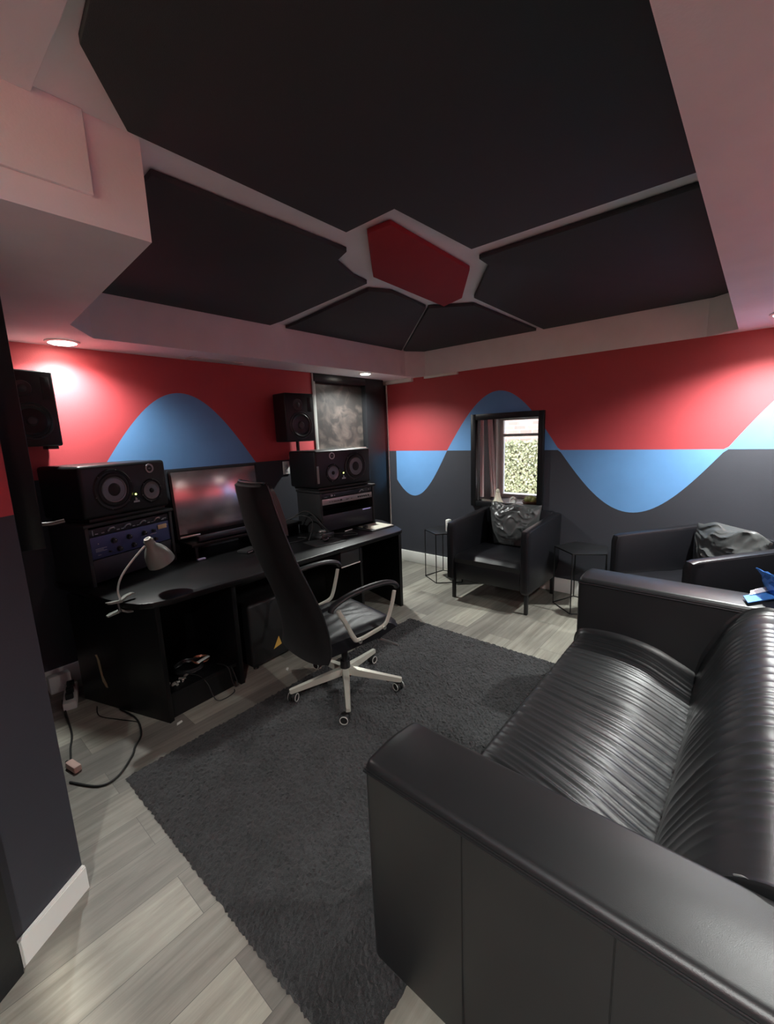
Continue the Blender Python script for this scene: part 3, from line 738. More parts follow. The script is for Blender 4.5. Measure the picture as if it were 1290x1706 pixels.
# beige colour stands in for light showing through a slot in the side panel
sp = MB(); a0 = Vector((.835, 2.42)); b0 = Vector((.60, 3.12)); dd = (b0 - a0).normalized(); nn = Vector((-dd.y, dd.x))
def onpan(u, z, off=.0015): p = a0 + dd * u + nn * off; return (p.x, p.y, z)
u0 = .565
pts = [(0, .33), (.012, .31), (.018, .25), (.03, .16), (.055, .125), (.075, .125), (.07, .15), (.045, .20), (.035, .30), (.02, .335)]
sp.bm.faces.new([sp.bm.verts.new(onpan(u0 - u, z, .0015)) for u, z in pts]); sp.bm.faces.new([sp.bm.verts.new(onpan(u0 - u, z, -.001)) for u, z in reversed(pts)])
tag(sp.build('slot_light', M['slotlight'], desk), 'pale beige strip painted as light through a cut-out in the black side panel')
mb.bm.free()
mb = MB(); mb.b2((2.235, 2.44, .55), (2.445, 2.80, .690), .004); fr = mb.build('under_desk_drawer', M['darkgrey'], desk)
MB().b2((2.235, 2.434, .548), (2.445, 2.442, .556), .001).build('drawer_edge', M['trimwhite'], fr)

# rack cabinets: local x along the front, y inward, z up from the desktop
def frame2(origin, yaw): return Matrix.Translation(origin) @ Matrix.Rotation(yaw, 4, 'Z')
def rack(label, loc, yaw, w, h, dep=.34):
    t = thing('rack_cabinet', label, 'rack cabinet', loc, yaw)
    MB().b2((0, 0, 0), (.022, dep, h - .02), .002).build('side_panel', M['darkgrey'], t); MB().b2((w - .022, 0, 0), (w, dep, h - .02), .002).build('side_panel', M['darkgrey'], t)
    MB().b2((-.012, -.012, h - .02), (w + .012, dep, h), .004).build('top_panel', M['darkgrey'], t); MB().b2((.022, dep - .012, 0), (w - .022, dep, h - .02)).build('back_panel', M['blackwood'], t)
    return t
Lloc = (.712, 2.985, .731); Lyaw = math.radians(18.5)
rack('open black rack cabinet on the left end of the desk', Lloc, Lyaw, .615, .385)
Rloc = (2.405, 2.845, .731); Ryaw = math.radians(-3)
rack('open black rack cabinet on the right end of the desk', Rloc, Ryaw, .655, .385)

def knob(mb, x, y, z, r, d=.018):
    mb.lathe([(0, 0), (r * 1.15, 0), (r * 1.15, .003), (r, .004), (r * .85, d), (0, d + .001)], (x, y, z), (0, -1, 0), 16)
def unit(name, label, cat, loc, yaw, w, z0, z1, m, dep=.22, y=.006):
    t = thing(name, label, cat, loc, yaw)
    a = MB().b2((.026, y, z0), (w - .026, y + .004, z1), .0012).build('faceplate', m, t)
    MB().b2((.045, y + .004, z0 + .004), (w - .045, y + dep, z1 - .004)).build('chassis', M['blackmetal'], t)
    return t, a
w = .615
t, a = unit('patch_unit', 'thin black rack unit with small pale connectors, top of the left rack', 'rack unit', Lloc, Lyaw, w, .305, .352, M['darkpanel'])
mb = MB()
for k, u in enumerate((.16, .27, .38, .49)):
    mb.tube([(u - .02, .0, .322), (u - .014, -.012, .338), (u + .008, -.016, .341), (u + .018, -.004, .330)], .0045, 8, smooth=3)
mb.build('patch_lead', M['marks'], a)
mb = MB()
for u in (.06, .10, .20, .23, .31, .34, .42, .45, .53): mb.b2((u, .003, .316), (u + .018, .007, .321))
mb.b2((.045, .003, .312), (.049, .007, .345)); mb.b2((.54, .002, .322), (.57, .007, .326)); mb.build('markings', M['marks'], a)
t, a = unit('compressor_unit', 'blue two-row rack processor with black knobs, behind the clip lamp', 'rack unit', Lloc, Lyaw, w, .165, .302, M['bluepanel'])
mb = MB()
for u, z, r in ((.17, .255, .017), (.275, .255, .016), (.385, .255, .015), (.455, .255, .011), (.20, .195, .016), (.30, .195, .015), (.40, .195, .011), (.465, .195, .011), (.135, .193, .006)): knob(mb, u, .006, z, r)
mb.build('knob', M['plastic'], a)
mb = MB(); 
for u, z in ((.17, .255), (.275, .255), (.385, .255), (.20, .195), (.30, .195)): mb.sph((u + .003, -.013, z + .005), .0035, (1, .5, 1))
for u, z, l in ((.05, .225, .07), (.05, .217, .05), (.05, .209, .07), (.36, .233, .04), (.43, .233, .05), (.43, .177, .03), (.06, .186, .02)): mb.b2((u, .0045, z), (u + l, .0062, z + .0025))
mb.sph((.07, .004, .257), .004, (1, .5, 1)); mb.sph((.57, .004, .275), .003, (1, .5, 1)); mb.build('markings', M['marks'], a)
MB().b2((.495, .003, .255), (.565, .0065, .285), .0005).build('paper_label', M['label'], a)
t, a = unit('blank_rack_panel', 'plain dark blank panel below the blue processor', 'rack panel', Lloc, Lyaw, w, .02, .16, M['darkpanel'])

w = .655
t, a = unit('preamp_unit', 'pinkish silver rack unit with small knobs in the right rack', 'rack unit', Rloc, Ryaw, w, .258, .310, M['silverpanel'])
mb = MB()
for u in (.45, .475, .50, .525, .55, .58): knob(mb, u, .006, .284, .007, .008)
mb.b2((.23, .002, .276), (.25, .007, .290)); mb.build('knob', M['plastic'], a)
mb = MB()
for u, l in ((.10, .02), (.13, .015), (.155, .03), (.19, .03), (.30, .03), (.36, .012)): mb.b2((u, .003, .278), (u + l, .0065, .283))
mb.build('markings', M['darkgrey'], a)
t, a = unit('patch_unit', 'thin black rack unit with white switch, top of the right rack', 'rack unit', Rloc, Ryaw, w, .316, .358, M['darkpanel'])
mb = MB(); mb.sph((.125, -.003, .336), .013, (1.2, .7, .8)); mb.sph((.16, -.002, .334), .005); mb.b2((.05, .001, .325), (.08, .006, .329)); mb.tube([(.46, 0, .326), (.475, -.01, .345), (.50, -.006, .345), (.51, 0, .333)], .004, 8, smooth=3); mb.sph((.58, .002, .34), .007); mb.build('switch', M['marks'], a)
t, a = unit('power_amplifier', 'dark rack amplifier with violet display bar in the right rack', 'rack unit', Rloc, Ryaw, w, .02, .165, M['darkpanel'])
MB().b2((.50, .003, .152), (.60, .0062, .160)).build('display_bar', M['purpleled'], a)

# ------------------------------------------------------------------ studio monitors (local: x along front, y inward)
def cone_set(t, u, z, r, y=-.001, nm='woofer', cm=M['cone'], ringm=M['spk']):
    w_ = MB().lathe([(r, -.002), (r * 1.06, .0), (r * 1.04, .006), (r * .97, .008), (r * .93, .003), (r * .86, .006), (r * .80, .002), (r * .72, -.004), (r * .40, -.022), (r * .38, -.022), (0.0, -.026)], (u, y, z), (0, -1, 0), 48).build(nm, ringm, t)
    return w_
def near_field(label, loc, yaw, mirror=False, W_=.60, H=.325, Dp=.40):
    t = thing('studio_monitor', label, 'studio monitor', loc, yaw)
    sx = (lambda u: W_ - u) if mirror else (lambda u: u)
    MB().b2((0, .006, .02), (W_, Dp, H + .02), .022, 4).build('cabinet', M['spk'], t)
    MB().b2((.03, .02, 0), (W_ - .03, Dp - .02, .024), .006).build('isolation_pad', M['rubber'], t)
    uw, um, zc = .20, .465, .19
    for nm, u, z, r in (('woofer', sx(uw), zc - .005, .120), ('midrange_driver', sx(um), zc - .045, .073)):
        q = MB().lathe([(r * .3, .0), (r * 1.08, .0), (r * 1.10, .003), (r * 1.02, .007), (r * .96, .004), (r * .93, .004), (r * .92, .001), (r * .3, .001)], (u, .006, z), (0, -1, 0), 48).build(nm, M['spk'], t)
        if nm == 'woofer':
            MB().lathe([(r * .88, .002), (r * .82, .009), (r * .74, .010), (r * .68, .006), (r * .60, .003)], (u, .006, z), (0, -1, 0), 48).build('surround', M['rubber'], q)
            MB().lathe([(r * .68, .007), (r * .66, .011), (r * .60, .010), (r * .56, .003)], (u, .006, z), (0, -1, 0), 48).build('cone_ring', M['cone2'], q)
            MB().lathe([(r * .57, .003), (r * .40, .002), (r * .3, .010), (r * .15, .014), (0, .015)], (u, .006, z), (0, -1, 0), 40).build('dust_cap', M['rubber'], q)
        else:
            MB().lathe([(r * .84, .003), (r * .80, .006), (r * .5, .001), (r * .22, .0015)], (u, .006, z), (0, -1, 0), 48).build('cone', M['cone2'], q)
            MB().lathe([(r * .24, .001), (r * .2, .008), (r * .1, .011), (0, .012)], (u, .006, z), (0, -1, 0), 24).build('phase_plug', M['rubber'], q)
        sc = MB()
        for k in range(6):
            a = k * PI / 3 + .3; sc.sph((u + r * 1.03 * math.cos(a), .001, z + r * 1.03 * math.sin(a)), .0045, (1, .5, 1), 8, 6)
        sc.build('screw', M['cone2'], q)
    rt = MB().lathe([(.021, .0), (.031, .0), (.031, .004), (.026, .005), (.021, .004), (.021, .0)], (sx(.47), .006, .295), (0, -1, 0), 32).build('tweeter_ring', M['marks'], t)
    MB().b2((sx(.47) - .008, .002, .291), (sx(.47) + .008, .0055, .299), .002).build('ring_emblem', M['cone2'], rt)
    MB().sph((sx(.345), .004, .135), .006, (1, .6, 1)).build('power_led', M['led'], t)
    lg = MB(); x = sx(.345); lg.prism([(x - .022, .082), (x + .022, .082), (x + .020, .094), (x - .020, .094)], .0035, .006, ax='y'); lg.prism([(x - .008, .096), (x + .008, .096), (x + .005, .108), (x - .005, .116), (x - .007, .108)], .0035, .006, ax='y'); lg.build('badge', M['marks'], t)
    if mirror: MB().b2((.014, .001, .065), (.034, .007, .215), .002).build('port_strip', mat('grey_port_strip', (.28, .28, .26), .4), t)
    return t
near_field('black horizontal studio monitor on the left rack cabinet', (.730, 2.990, 1.118), math.radians(18.5), W_=.60)
near_field('black horizontal studio monitor on the right rack cabinet', (2.385, 2.850, 1.118), math.radians(-3), mirror=True, W_=.655)

# ------------------------------------------------------------------ wall speakers
def wall_speaker(label, loc, yaw, w, h, dep, pole):
    t = thing('wall_speaker', label, 'speaker', loc, yaw)   # origin = front lower left
    MB().b2((0, .006, 0), (w, dep, h), .012, 3).build('cabinet', M['spk'], t)
    r = w * .37
    q = MB().lathe([(r * 1.08, .0), (r * 1.06, .006), (r, .007), (r * .93, .003), (r * .86, .008), (r * .78, .005), (r * .70, -.001), (r * .3, .0), (r * .22, .008), (0, .011)], (w * .5, .006, h * .34), (0, -1, 0), 40).build('woofer', M['cone'], t)
    MB().lathe([(w * .17, .0), (w * .16, .004), (w * .08, .002), (w * .05, .007), (0, .009)], (w * .42, .006, h * .76), (0, -1, 0), 28).build('tweeter', M['cone'], t)
    MB().b2((w * .76, .003, h * .62), (w * .92, .009, h * .92), .008).build('bass_port', M['rubber'], t)
    if pole:
        MB().cyl((w * .58, .12, -.10), (w * .58, .12, .0), .016).build('mount_pole', M['blackmetal'], t)
        MB().b2((w * .48, .10, -.16), (w * .70, dep + .02, -.10), .006).build('wall_bracket', M['blackmetal'], t)
    else:
        MB().b2((w * .7, .02, -.018), (w * .92, .10, 0), .003).build('wall_bracket', M['blackmetal'], t)
    return t
wall_speaker('black two-way speaker mounted high on the left end of the red wall', (.465, 3.165, 1.585), math.radians(4), .265, .43, .24, False)
wall_speaker('black two-way speaker high on the red wall left of the corner opening', (2.385, 3.205, 1.545), math.radians(-4), .31, .43, .205, True)

t = thing('wall_plate', 'white wall plate below the right wall speaker', 'wall plate', (2.505, YA - .001, 1.30))
MB().b2((-.037, -.007, -.06), (.037, 0, .062), .003).build('plate', M['whitep'], t)
mb = MB(); mb.b2((-.018, -.010, .006), (.018, -.006, .034), .002); mb.b2((-.018, -.010, -.036), (.018, -.006, -.008), .002); mb.build('socket', M['marks'], t)

# ------------------------------------------------------------------ computer monitor
t = thing('computer_monitor', 'wide black computer monitor on the raised desk shelf', 'monitor', (1.70, 3.20, .846))
Rt = Matrix.Translation((0, 0, .0)) @ Matrix.Rotation(math.radians(-4), 4, 'X')
MB().b2((-.37, .004, .02), (.36, .03, .535), .006).xf(Rt).build('casing', M['plastic'], t)
MB().b2((-.352, .001, .055), (.342, .0045, .518), .001).xf(Rt).build('screen', M['display'], t)
MB().b2((-.352, -.002, .026), (-.20, .005, .040), .001).xf(Rt).build('chrome_strip', M['silver'], t)
mb = MB(); mb.b2((-.05, .03, .06), (.05, .06, .26)); mb.b2((-.14, -.03, 0), (.14, .13, .012), .004); mb.b2((-.03, .04, .01), (.03, .06, .1)); mb.build('stand', M['plastic'], t)
tag(MB().b2((-.30, -.03, 0), (.30, .03, .045), .015, 3).build('sound_bar', M['darkpanel'], loc=(1.72, 3.095, .847)), 'low dark sound bar in front of the computer monitor', 'sound bar')

# ------------------------------------------------------------------ desk clutter
ZD = .7315
tag(MB().b2((-.14, -.11, 0), (.14, .11, .004), .001).build('mouse_pad', M['darkgrey'], loc=(2.255, 2.645, ZD), rot=(0, 0, -.15)), 'dark grey mouse pad near the front of the desk', 'mouse pad')
t = thing('computer_mouse', 'shiny black computer mouse on the dark pad', 'mouse', (2.27, 2.645, ZD + .0115), .6)
MB().sph((0, 0, .012), .04, (1.25, .75, .55)).build('shell', M['screenm'], t); MB().cyl((.02, -.004, .03), (.02, .004, .03), .008).build('wheel', M['rubber'], t)
t = thing('audio_interface', 'small black desktop box with clear knob at the foot of the right rack', 'audio interface', (2.345, 2.77, ZD), -.1)
MB().prism([(-.07, 0), (.07, 0), (.07, .05), (-.04, .05), (-.07, .02)], -.07, .07, .004, ax='y').build('case', M['plastic'], t)
mb = MB(); mb.lathe([(.030, .05), (.034, .056), (.030, .064), (.022, .060), (.020, .054)], n=24); mb.b2((-.06, -.0715, .016), (.04, -.0695, .02)); mb.b2((-.065, -.06, .046), (-.02, -.05, .052)); mb.build('dial', M['cone2'], t)
t = thing('clipboard', 'beige paper pad on the right corner of the desk', 'paper pad', (2.90, 2.67, ZD), -.05)
MB().b2((-.15, -.12, 0), (.14, .12, .008), .002).build('board', M['darkgrey'], t); MB().b2((-.11, -.11, .008), (.135, .11, .012), .001).build('paper', M['paper'], t)
tag(MB().lathe([(.014, 0), (.026, 0), (.026, .016), (.014, .016), (.014, 0)], n=24).build('tape_roll', M['plastic'], loc=(2.80, 2.70, ZD + .0125)), 'small black ring of tape on the beige paper pad', 'tape')
tag(MB().cyl((-.05, 0, .004), (.05, .01, .004), .004, .0035).build('pen', M['whitep'], loc=(2.665, 2.775, ZD)), 'white pen lying left of the paper pad', 'pen')
tag(MB().b2((-.03, -.013, 0), (.03, .013, .012), .004).build('usb_stick', M['purple'], loc=(1.40, 3.02, ZD), rot=(0, 0, .1)), 'small lilac stick lying below the monitor', 'usb stick')
t = thing('hard_drive', 'small dark flat box half hidden behind the chair back', 'hard drive', (1.73, 2.93, ZD), .3)
MB().b2((-.07, -.05, 0), (.07, .05, .022), .004).build('case', M['darkgrey'], t); MB().b2((-.06, -.051, .008), (-.01, -.0495, .012)).build('port', M['marks'], t)
def cable(pts, r, label, m=M['rubber'], k=8, name='cable'):
    c = Vector(pts[0]); o = MB().tube([Vector(p) - c for p in pts], r, 8, smooth=k).build(name, m, loc=c); return tag(o, label, 'cable')
cable([(2.30, 3.15, .86), (2.36, 3.04, .93), (2.37, 2.93, .92), (2.37, 2.80, .84), (2.40, 2.70, ZD + .006)], .006, 'outer black cable arching down beside the right rack')
cable([(2.24, 3.14, .86), (2.32, 3.02, .905), (2.34, 2.90, .88), (2.28, 2.82, .82), (2.20, 2.78, ZD + .006)], .005, 'inner black cable arching down beside the right rack')
cable([(2.06, 3.05, .85), (2.02, 2.98, .79), (2.0, 2.92, ZD + .006), (2.10, 2.84, ZD + .006), (2.25, 2.86, ZD + .006), (2.22, 2.95, ZD + .006)], .004, 'black cable looping over the desktop behind the chair headrest')
cable([(2.48, 2.80, ZD + .005), (2.56, 2.72, ZD + .005), (2.62, 2.66, ZD + .005), (2.58, 2.60, ZD + .005), (2.48, 2.66, ZD + .005)], .004, 'thin black lead curled on the desktop in front of the right rack')

# clip lamp
t = thing('clip_lamp', 'grey clip-on desk lamp clamped to the left desk edge', 'lamp', (.725, 2.575, .73))
P0 = Vector((.0, 0, .022))
MB().tube([P0, (-.005, .0, .06), (.004, -.004, .11), (.030, -.008, .160), (.076, -.014, .215), (.122, -.02, .262), (.152, -.024, .290)], .0055, 10, smooth=6).build('neck', M['lampneck'], t)
ct = Vector((.172, -.02, .32)); ax = Vector((.42, .10, -1)).normalized()
sh = MB().lathe([(.0, -.006), (.020, -.004), (.026, .004), (.026, .028), (.030, .040), (.048, .062), (.064, .095), (.074, .135), (.076, .160), (.073, .160), (.070, .135), (.058, .095), (.0, .05)], ct, ax, 36).build('shade', M['lampgrey'], t)
MB().lathe([(.012, -.008), (.019, -.008), (.020, -.002), (.012, -.002), (.012, -.008)], ct, ax, 24).build('switch_collar', M['lampneck'], sh)
def jaw(z, tilt, zoff):
    rings = []
    for x, w_, dz, th in ((-.075, .010, .004, .004), (-.055, .014, .0, .005), (-.02, .012, -.004, .006), (.0, .011, -.006, .007), (.03, .013, .006, .005), (.065, .012, .010, .004), (.078, .008, .008, .003)):
        zz = zoff + dz * tilt; rings.append([(x, -w_, zz - th), (x, w_, zz - th), (x, w_, zz + th), (x, -w_, zz + th)])
    return MB().ring(rings).xf(Matrix.Rotation(.25, 4, 'Z'))
j = jaw(0, 1.4, .018); j.build('clamp_jaw', M['lampgrey'], t); j = jaw(0, -1.4, -.050); j.xf(Matrix.Rotation(.10, 4, 'Y')); j.build('clamp_jaw', M['lampgrey'], t)
MB().cyl((-.012, -.012, -.048), (-.012, .012, .016), .008).build('clamp_spring', M['blackmetal'], t)

# subwoofer under the desk
t = thing('subwoofer', 'black box with yellow triangle badge under the desk', 'subwoofer', (1.43, 2.50, 0), .045)
MB().b2((0, 0, .03), (.50, .42, .485), .022, 4).build('cabinet', M['mattblack'], t)
for x in (.05, .45):
    for y in (.05, .37): MB().cyl((x, y, 0), (x, y, .032), .018).build('foot', M['rubber'], t)
MB().prism([(.175, .105), (.245, .12), (.225, .185)], -.0025, .001, ax='y').build('badge', M['yellow'], t)

# things on the lower shelf of the left bay
def coil(c, r, turns, rad, label, m, seed, yx=1.0):
    R = random.Random(seed); pts = []
    for k in range(turns * 14):
        a = 2 * PI * k / 14; pts.append(Vector((r * (1 + .12 * R.uniform(-1, 1)) * math.cos(a), yx * r * (1 + .12 * R.uniform(-1, 1)) * math.sin(a), rad + .012 * k / (14) * .6 + .003 * R.random())))
    o = MB().tube(pts, rad, 6, smooth=2).build('coiled_cable', m, loc=c); return tag(o, label, 'cable')
coil((1.06, 2.64, .156), .085, 4, .005, 'black cable coiled in the middle of the lower desk shelf', M['plastic'], 1)
coil((1.16, 2.68, .156), .05, 2, .005, 'small coil of copper-coloured cable on the lower desk shelf', M['copper'], 2)
tag(MB().box((0, 0, .006), (.09, .02, .008), (0, 0, .3), .002).build('adapter_bar', M['whitep'], loc=(1.135, 2.585, .205)), 'short white bar lying on the coiled cable', 'adapter')
mb_spots = [(.90, 2.515), (.93, 2.50), (.955, 2.525), (.985, 2.545), (.965, 2.56), (1.0, 2.56), (.905, 2.55)]
for i, (x, y) in enumerate(mb_spots):
    o = MB().cyl((0, 0, .011), (.022, .006, .011), .008, n=12).cyl((.022, .006, .011), (.04, .012, .011), .0045, n=10).build('cable_plug', M['silver'], loc=(x, y, .156), rot=(0, 0, i * 1.3))
    tag(o, 'shiny metal cable plug in the pile at the shelf front', 'cable plug', 'metal cable plugs on the lower desk shelf')
cable([(1.02, 2.58, .165), (1.06, 2.50, .162), (1.08, 2.44, .12), (1.10, 2.40, .02), (1.15, 2.385, .006), (1.22, 2.40, .006), (1.24, 2.43, .006)], .003, 'thin wire hanging from the lower shelf onto the floor')
cable([(1.20, 2.54, .165), (1.225, 2.455, .16), (1.235, 2.43, .06), (1.245, 2.415, .03), (1.262, 2.425, .05), (1.25, 2.455, .15)], .004, 'short looped black lead hanging over the shelf edge')

# floor cables at the left
cable([(.50, 3.2, .006), (.47, 2.95, .006), (.445, 2.76, .006), (.41, 2.64, .006), (.385, 2.53, .006), (.375, 2.49, .02)], .005, 'black power lead running along the floor behind the partition')
cable([(.70, 2.80, .006), (.725, 2.62, .006), (.69, 2.45, .006), (.63, 2.37, .006), (.595, 2.31, .006), (.50, 2.215, .006), (.42, 2.22, .006), (.34, 2.36, .006)], .005, 'long black cable curving across the planks left of the desk')
cable([(.62, 2.95, .004), (.60, 2.83, .004), (.66, 2.70, .004), (.72, 2.58, .004), (.705, 2.50, .004), (.69, 2.46, .004)], .0025, 'thin black wire beside the long floor cable')
t = thing('plug_tag', 'pink plug block at the end of the floor lead', 'plug', (.378, 2.455, 0), .2)
MB().b2((-.018, -.05, 0), (.018, .04, .035), .008).build('body', M['pink'], t); MB().cyl((0, .04, .018), (0, .06, .018), .008).build('lead_collar', M['rubber'], t)
t = thing('power_strip', 'white power strip with leads on the floor behind the desk side', 'power strip', (.55, 3.20, 0), 1.3)
MB().b2((-.16, -.035, 0), (.12, .035, .05), .008).build('body', M['whitep'], t)
for k in range(3): MB().b2((-.12 + .08 * k, -.02, .05), (-.08 + .08 * k, .02, .085), .004).build('plug', M['plastic'], t)
tag(MB().b2((-.06, -.03, 0), (.06, .03, .12), .01).build('adapter', M['whitep'], loc=(.53, 3.36, 0)), 'white adapter block by the wall behind the desk', 'adapter')
for x, y, r, l in ((.868, 2.385, .3, 'white paper scrap on the floor at the front corner of the desk'), (1.60, 2.36, .8, 'tiny white scrap on the planks between the subwoofer and the rug')):
    tag(MB().prism([(-.02, -.006), (.016, -.009), (.022, .004), (-.008, .008)], 0, .004).build('paper_scrap', M['whitep'], loc=(x, y, .0005), rot=(0, 0, r)), l, 'paper scrap')

# black upright board behind the partition end, with a lever
t = thing('window_shutter', 'tall black upright board with a lever behind the partition end', 'shutter', (.0, .0, 0))
bo = Vector((.365, 2.09)); bd = Vector((.1706, 1)).normalized(); bn = Vector((bd.y, -bd.x))
q = [bo, bo + bd * .35, bo + bd * .35 - bn * .075, bo - bn * .075]
MB().prism([(p.x, p.y) for p in q], 1.19, ZS - .001, .003).build('board', M['blackframe'], t)
lv = bo + bd * .10; MB().tube([(lv.x, lv.y, 1.272), (lv.x + .035, lv.y - .002, 1.270), (lv.x + .075, lv.y - .01, 1.276)], .008, 8, smooth=3).build('lever', M['cone2'], t)

# ------------------------------------------------------------------ office chair (local: +x forward)
ch = thing('office_chair', 'high-backed black office chair with pale metal armrests on the rug', 'office chair', (1.682, 1.852, .0185), math.radians(-9))
mb = MB()
yawc = math.radians(-9)
for k in range(5):
    a = math.radians(-60 + 9 + 72 * k)
    d_ = Vector((math.cos(a), math.sin(a), 0)); n_ = Vector((-d_.y, d_.x, 0))
    rings = []
    for s, w_, zt, zb in ((.0, .024, .145, .105), (.08, .022, .136, .094), (.2, .018, .116, .082), (.345, .0145, .094, .068), (.355, .012, .091, .071)):
        p = d_ * s; rings.append([p + n_ * w_ + Vector((0, 0, zb)), p + n_ * w_ * .75 + Vector((0, 0, zt)), p - n_ * w_ * .75 + Vector((0, 0, zt)), p - n_ * w_ + Vector((0, 0, zb))])
    MB().ring(rings).build('base_leg', M['cream'], ch)
    c = d_ * .347; tw = a + .9 + .5 * k; wa = Vector((math.cos(tw), math.sin(tw), 0)); f_ = Vector((-wa.y, wa.x, 0)) * .022
    cs = MB(); 
    cs.lathe([(0, -.010), (.025, -.010), (.028, -.006), (.028, .006), (.025, .010), (0, .010)], c + f_ + wa * .013 + Vector((0, 0, .029)), wa, 24)
    cs.lathe([(0, -.010), (.025, -.010), (.028, -.006), (.028, .006), (.025, .010), (0, .010)], c + f_ - wa * .013 + Vector((0, 0, .029)), wa, 24)
    cs.cyl(c + Vector((0, 0, .045)), c + Vector((0, 0, .075)), .008); cs.sph(c + f_ * .5 + Vector((0, 0, .045)), .018, (1, 1, .8)); cobj = cs.build('caster', M['rubber'], ch)
    hr = MB()
    for sg in (1, -1): hr.lathe([(.0205, .0), (.0245, .0), (.0245, .0025), (.0205, .0025), (.0205, 0)], c + f_ + wa * sg * .0235 + Vector((0, 0, .029)), wa * sg, 24)
    hr.build('wheel_ring', M['lampneck'], cobj)
MB().cyl((0, 0, .08), (0, 0, .19), .034, .030).cyl((0, 0, .19), (0, 0, .36), .021).build('gas_column', M['plastic'], ch)
MB().b2((-.16, -.10, .345), (.16, .10, .385), .012).cyl((-.18, -.0, .34), (-.10, 0, .40), .03).build('tilt_mechanism', M['plastic'], ch)
MB().tube([(.10, -.08, .36), (.14, -.17, .345), (.17, -.25, .335), (.185, -.30, .33)], .008, 8, smooth=4).build('height_lever', M['cone2'], ch)
# seat
rings = []
for j in range(31):
    v = j / 30; y = (v - .5) * .50; ed = abs(v - .5) * 2; rnd = max(0, (ed - .8) / .2) ** 2; pts = []
    for i in range(26):
        u = i / 25; x = -.255 + .50 * u - (.03 * rnd if u > .8 else 0)
        z = .490 + .018 * math.sin(PI * v) * math.sin(PI * u) - .045 * max(0, (u - .82) / .18) ** 2 - .02 * rnd - .012 * ed ** 2 * 0
        z += .0045 * abs(math.sin(PI * (v * 7 + .8 * vn(u * 4 + v * 3)))) * math.sin(PI * u) * (1 - rnd)
        pts.append((x, y, z))
    pts += [(.235, y, .415 + .01 * rnd), (.10, y, .385 + .01 * rnd), (-.255, y, .385 + .01 * rnd)]; rings.append(pts)
MB().ring(rings).build('seat', M['leather2'], ch)
# back: leaning shell, tapering upward
prof = [(.36, -.300, .245), (.42, -.285, .262), (.52, -.290, .262), (.66, -.320, .255), (.80, -.370, .243), (.95, -.425, .225), (1.10, -.468, .208), (1.24, -.498, .184), (1.325, -.512, .170), (1.352, -.516, .152)]
def backring(z, x, hw, th, n=22, cv=.030):
    f = []; 
    for i in range(n + 1):
        u = i / n * 2 - 1; f.append((x + cv * (u * u), u * hw, z))
    b = []
    for i in range(n, -1, -1):
        u = i / n * 2 - 1; e = (1 - abs(u) ** 6); b.append((x + cv * u * u - th * e - .006, u * hw, z))
    return f + b
pp = spline([Vector((x, hw, z)) for z, x, hw in prof], 4)
rings = [backring(p.z, p.x, p.y * (1 if i < len(pp) - 1 else .97), .038 if i < len(pp) - 3 else .022) for i, p in enumerate(pp)]
bk = MB().ring(rings).build('backrest', mat('black_mesh_fabric', (.009, .009, .0095), .75, bump=.3, scale=500, spec=.3), ch)
mb = MB()
for sg in (1, -1): mb.tube([(p.x + .028, sg * (p.y + .001), p.z) for p in pp], .005, 8)
mb.tube([(pp[-1].x + .03 * (u * u) - .012, u * pp[-1].y, pp[-1].z + .001) for u in [k / 8 - 1 for k in range(17)]], .006, 8)
mb.build('edge_piping', M['leather'], bk)
# headrest wrapping over the top
rings = []
for j in range(25):
    v = j / 24; z = 1.09 + .262 * v; x = -.463 - .055 * v; hw = .198 - .030 * v - .02 * max(0, (v - .85) / .15) ** 2; th = .062 * math.sin(PI * min(1, v * .86 + .10)) ** .55; pts = []
    for i in range(20):
        u = i / 19 * 2 - 1; pts.append((x + .030 * u * u + .006 + th * (1 - abs(u) ** 5 * .6) + .004 * (vn2(u * 5, v * 6) - .5), u * hw, z))
    for i in range(19, -1, -1):
        u = i / 19 * 2 - 1; pts.append((x + .030 * u * u + .003, u * hw, z))
    rings.append(pts)
MB().ring(rings).build('headrest', M['leather'], ch)
# lumbar/inner back leather
pp2 = [p for p in pp if .50 < p.z < 1.10]
rings = []
for i, p in enumerate(pp2):
    e = min(i, len(pp2) - 1 - i); th = .028 * min(1, e / 3 + .2); rings.append([(p.x + .030 * u * u * 1.0 + .004 + th * (1 - abs(u) ** 4), u * p.y * .93, p.z) for u in [k / 8 - 1 for k in range(17)]] + [(p.x + .03 * u * u + .002, u * p.y * .93, p.z) for u in [1 - k / 8 for k in range(17)]])
MB().ring(rings).build('back_cushion', M['leather'], ch)
# armrests
for sg in (1, -1):
    y = sg * .292
    fr = MB(); pth = [(-.215, y, .665), (-.205, y, .64), (-.17, y, .575), (-.125, y * .985, .485), (-.09, y * .97, .455), (.02, y * .965, .465), (.095, y * .975, .482), (.125, y * .985, .52), (.155, y, .60), (.175, y, .672)]
    fr.tube([Vector(p) for p in pth], .0, 8, flat=(.009, .0135), smooth=5); a = fr.build('armrest_frame', M['cream'], ch)
    pd = [(-.262, y, .668), (-.245, y, .695), (-.17, y, .722), (-.08, y, .737), (.03, y, .742), (.12, y, .735), (.175, y, .715), (.195, y, .690)]
    MB().tube([Vector(p) for p in pd], .0, 12, flat=(.020, .015), smooth=5).build('armrest_pad', M['leather'], ch)
    bl = MB()
    for xb in (-.085, .09): bl.lathe([(.005, 0), (.011, 0), (.011, .006), (.005, .006), (.005, 0)], (xb, sg * .292, .447 if xb < 0 else .470), (0, sg, 0), 16)
    bl.build('bolt', M['silver'], a)

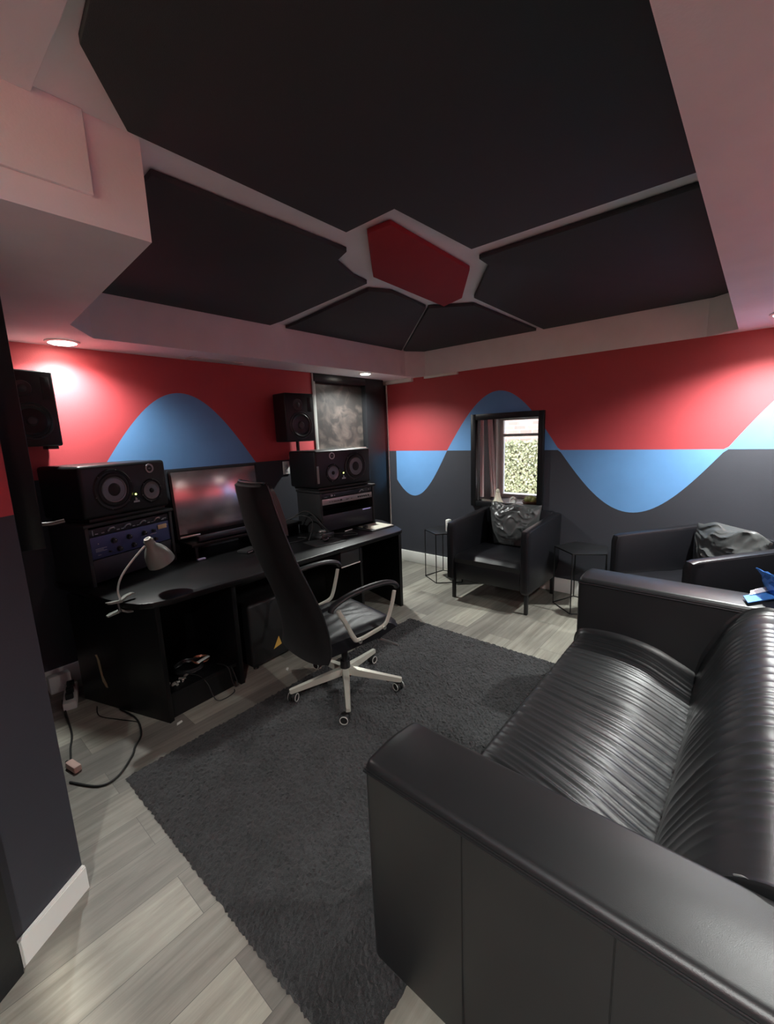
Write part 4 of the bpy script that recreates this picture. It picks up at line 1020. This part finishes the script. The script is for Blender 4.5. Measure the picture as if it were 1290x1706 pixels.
# ------------------------------------------------------------------ light from outside, camera, render look
wd = bpy.data.worlds.new('World'); bpy.context.scene.world = wd; wd.use_nodes = True; nt = wd.node_tree
bg = nt.nodes['Background']; sky = nt.nodes.new('ShaderNodeTexSky'); sky.sky_type = 'NISHITA'; sky.sun_elevation = math.radians(48); sky.sun_rotation = math.radians(250); sky.sun_disc = False
nt.links.new(sky.outputs[0], bg.inputs[0]); bg.inputs[1].default_value = 0.6
S = bpy.data.lights.new('sun', 'SUN'); S.energy = 2.4; S.angle = math.radians(2); S.color = (1, .96, .88)
so = bpy.data.objects.new('sun', S); C.objects.link(so); so.rotation_euler = Vector((.62, .35, -1)).to_track_quat('-Z', 'Y').to_euler(); so.location = (5.5, 2, 4)

cam = bpy.data.cameras.new('Camera'); co = bpy.data.objects.new('Camera', cam); C.objects.link(co)
F, A, Pt, Rl = 717.863, 0.714492662, 0.178191620, -0.0375235308
ca, sa = math.cos(A), math.sin(A)
R0 = Matrix(((sa, -ca, 0), (0, 0, -1), (ca, sa, 0)))      # world -> (right, down, forward)
Rx = Matrix(((1, 0, 0), (0, math.cos(Pt), -math.sin(Pt)), (0, math.sin(Pt), math.cos(Pt))))
Rz = Matrix(((math.cos(Rl), -math.sin(Rl), 0), (math.sin(Rl), math.cos(Rl), 0), (0, 0, 1)))
Rr = Rz @ Rx @ R0
cw = Matrix((Rr[0], -Rr[1], -Rr[2])).transposed()          # camera axes as columns
co.matrix_world = Matrix.Translation((0, 0, 1.58)) @ cw.to_4x4()
cam.sensor_fit = 'VERTICAL'; cam.sensor_height = 24.0; cam.lens = F * 24.0 / 1706.0; cam.clip_start = .02; cam.clip_end = 200
sc = bpy.context.scene; sc.camera = co
sc.view_settings.view_transform = 'Standard'; sc.view_settings.look = 'None'; sc.view_settings.gamma = 1; sc.view_settings.exposure = 0.75; sc.view_settings.use_curve_mapping = False
sc.cycles.max_bounces = 10; sc.cycles.diffuse_bounces = 6; sc.cycles.glossy_bounces = 4; sc.cycles.sample_clamp_indirect = 6
try: sc.cycles.use_denoising = True
except Exception: pass
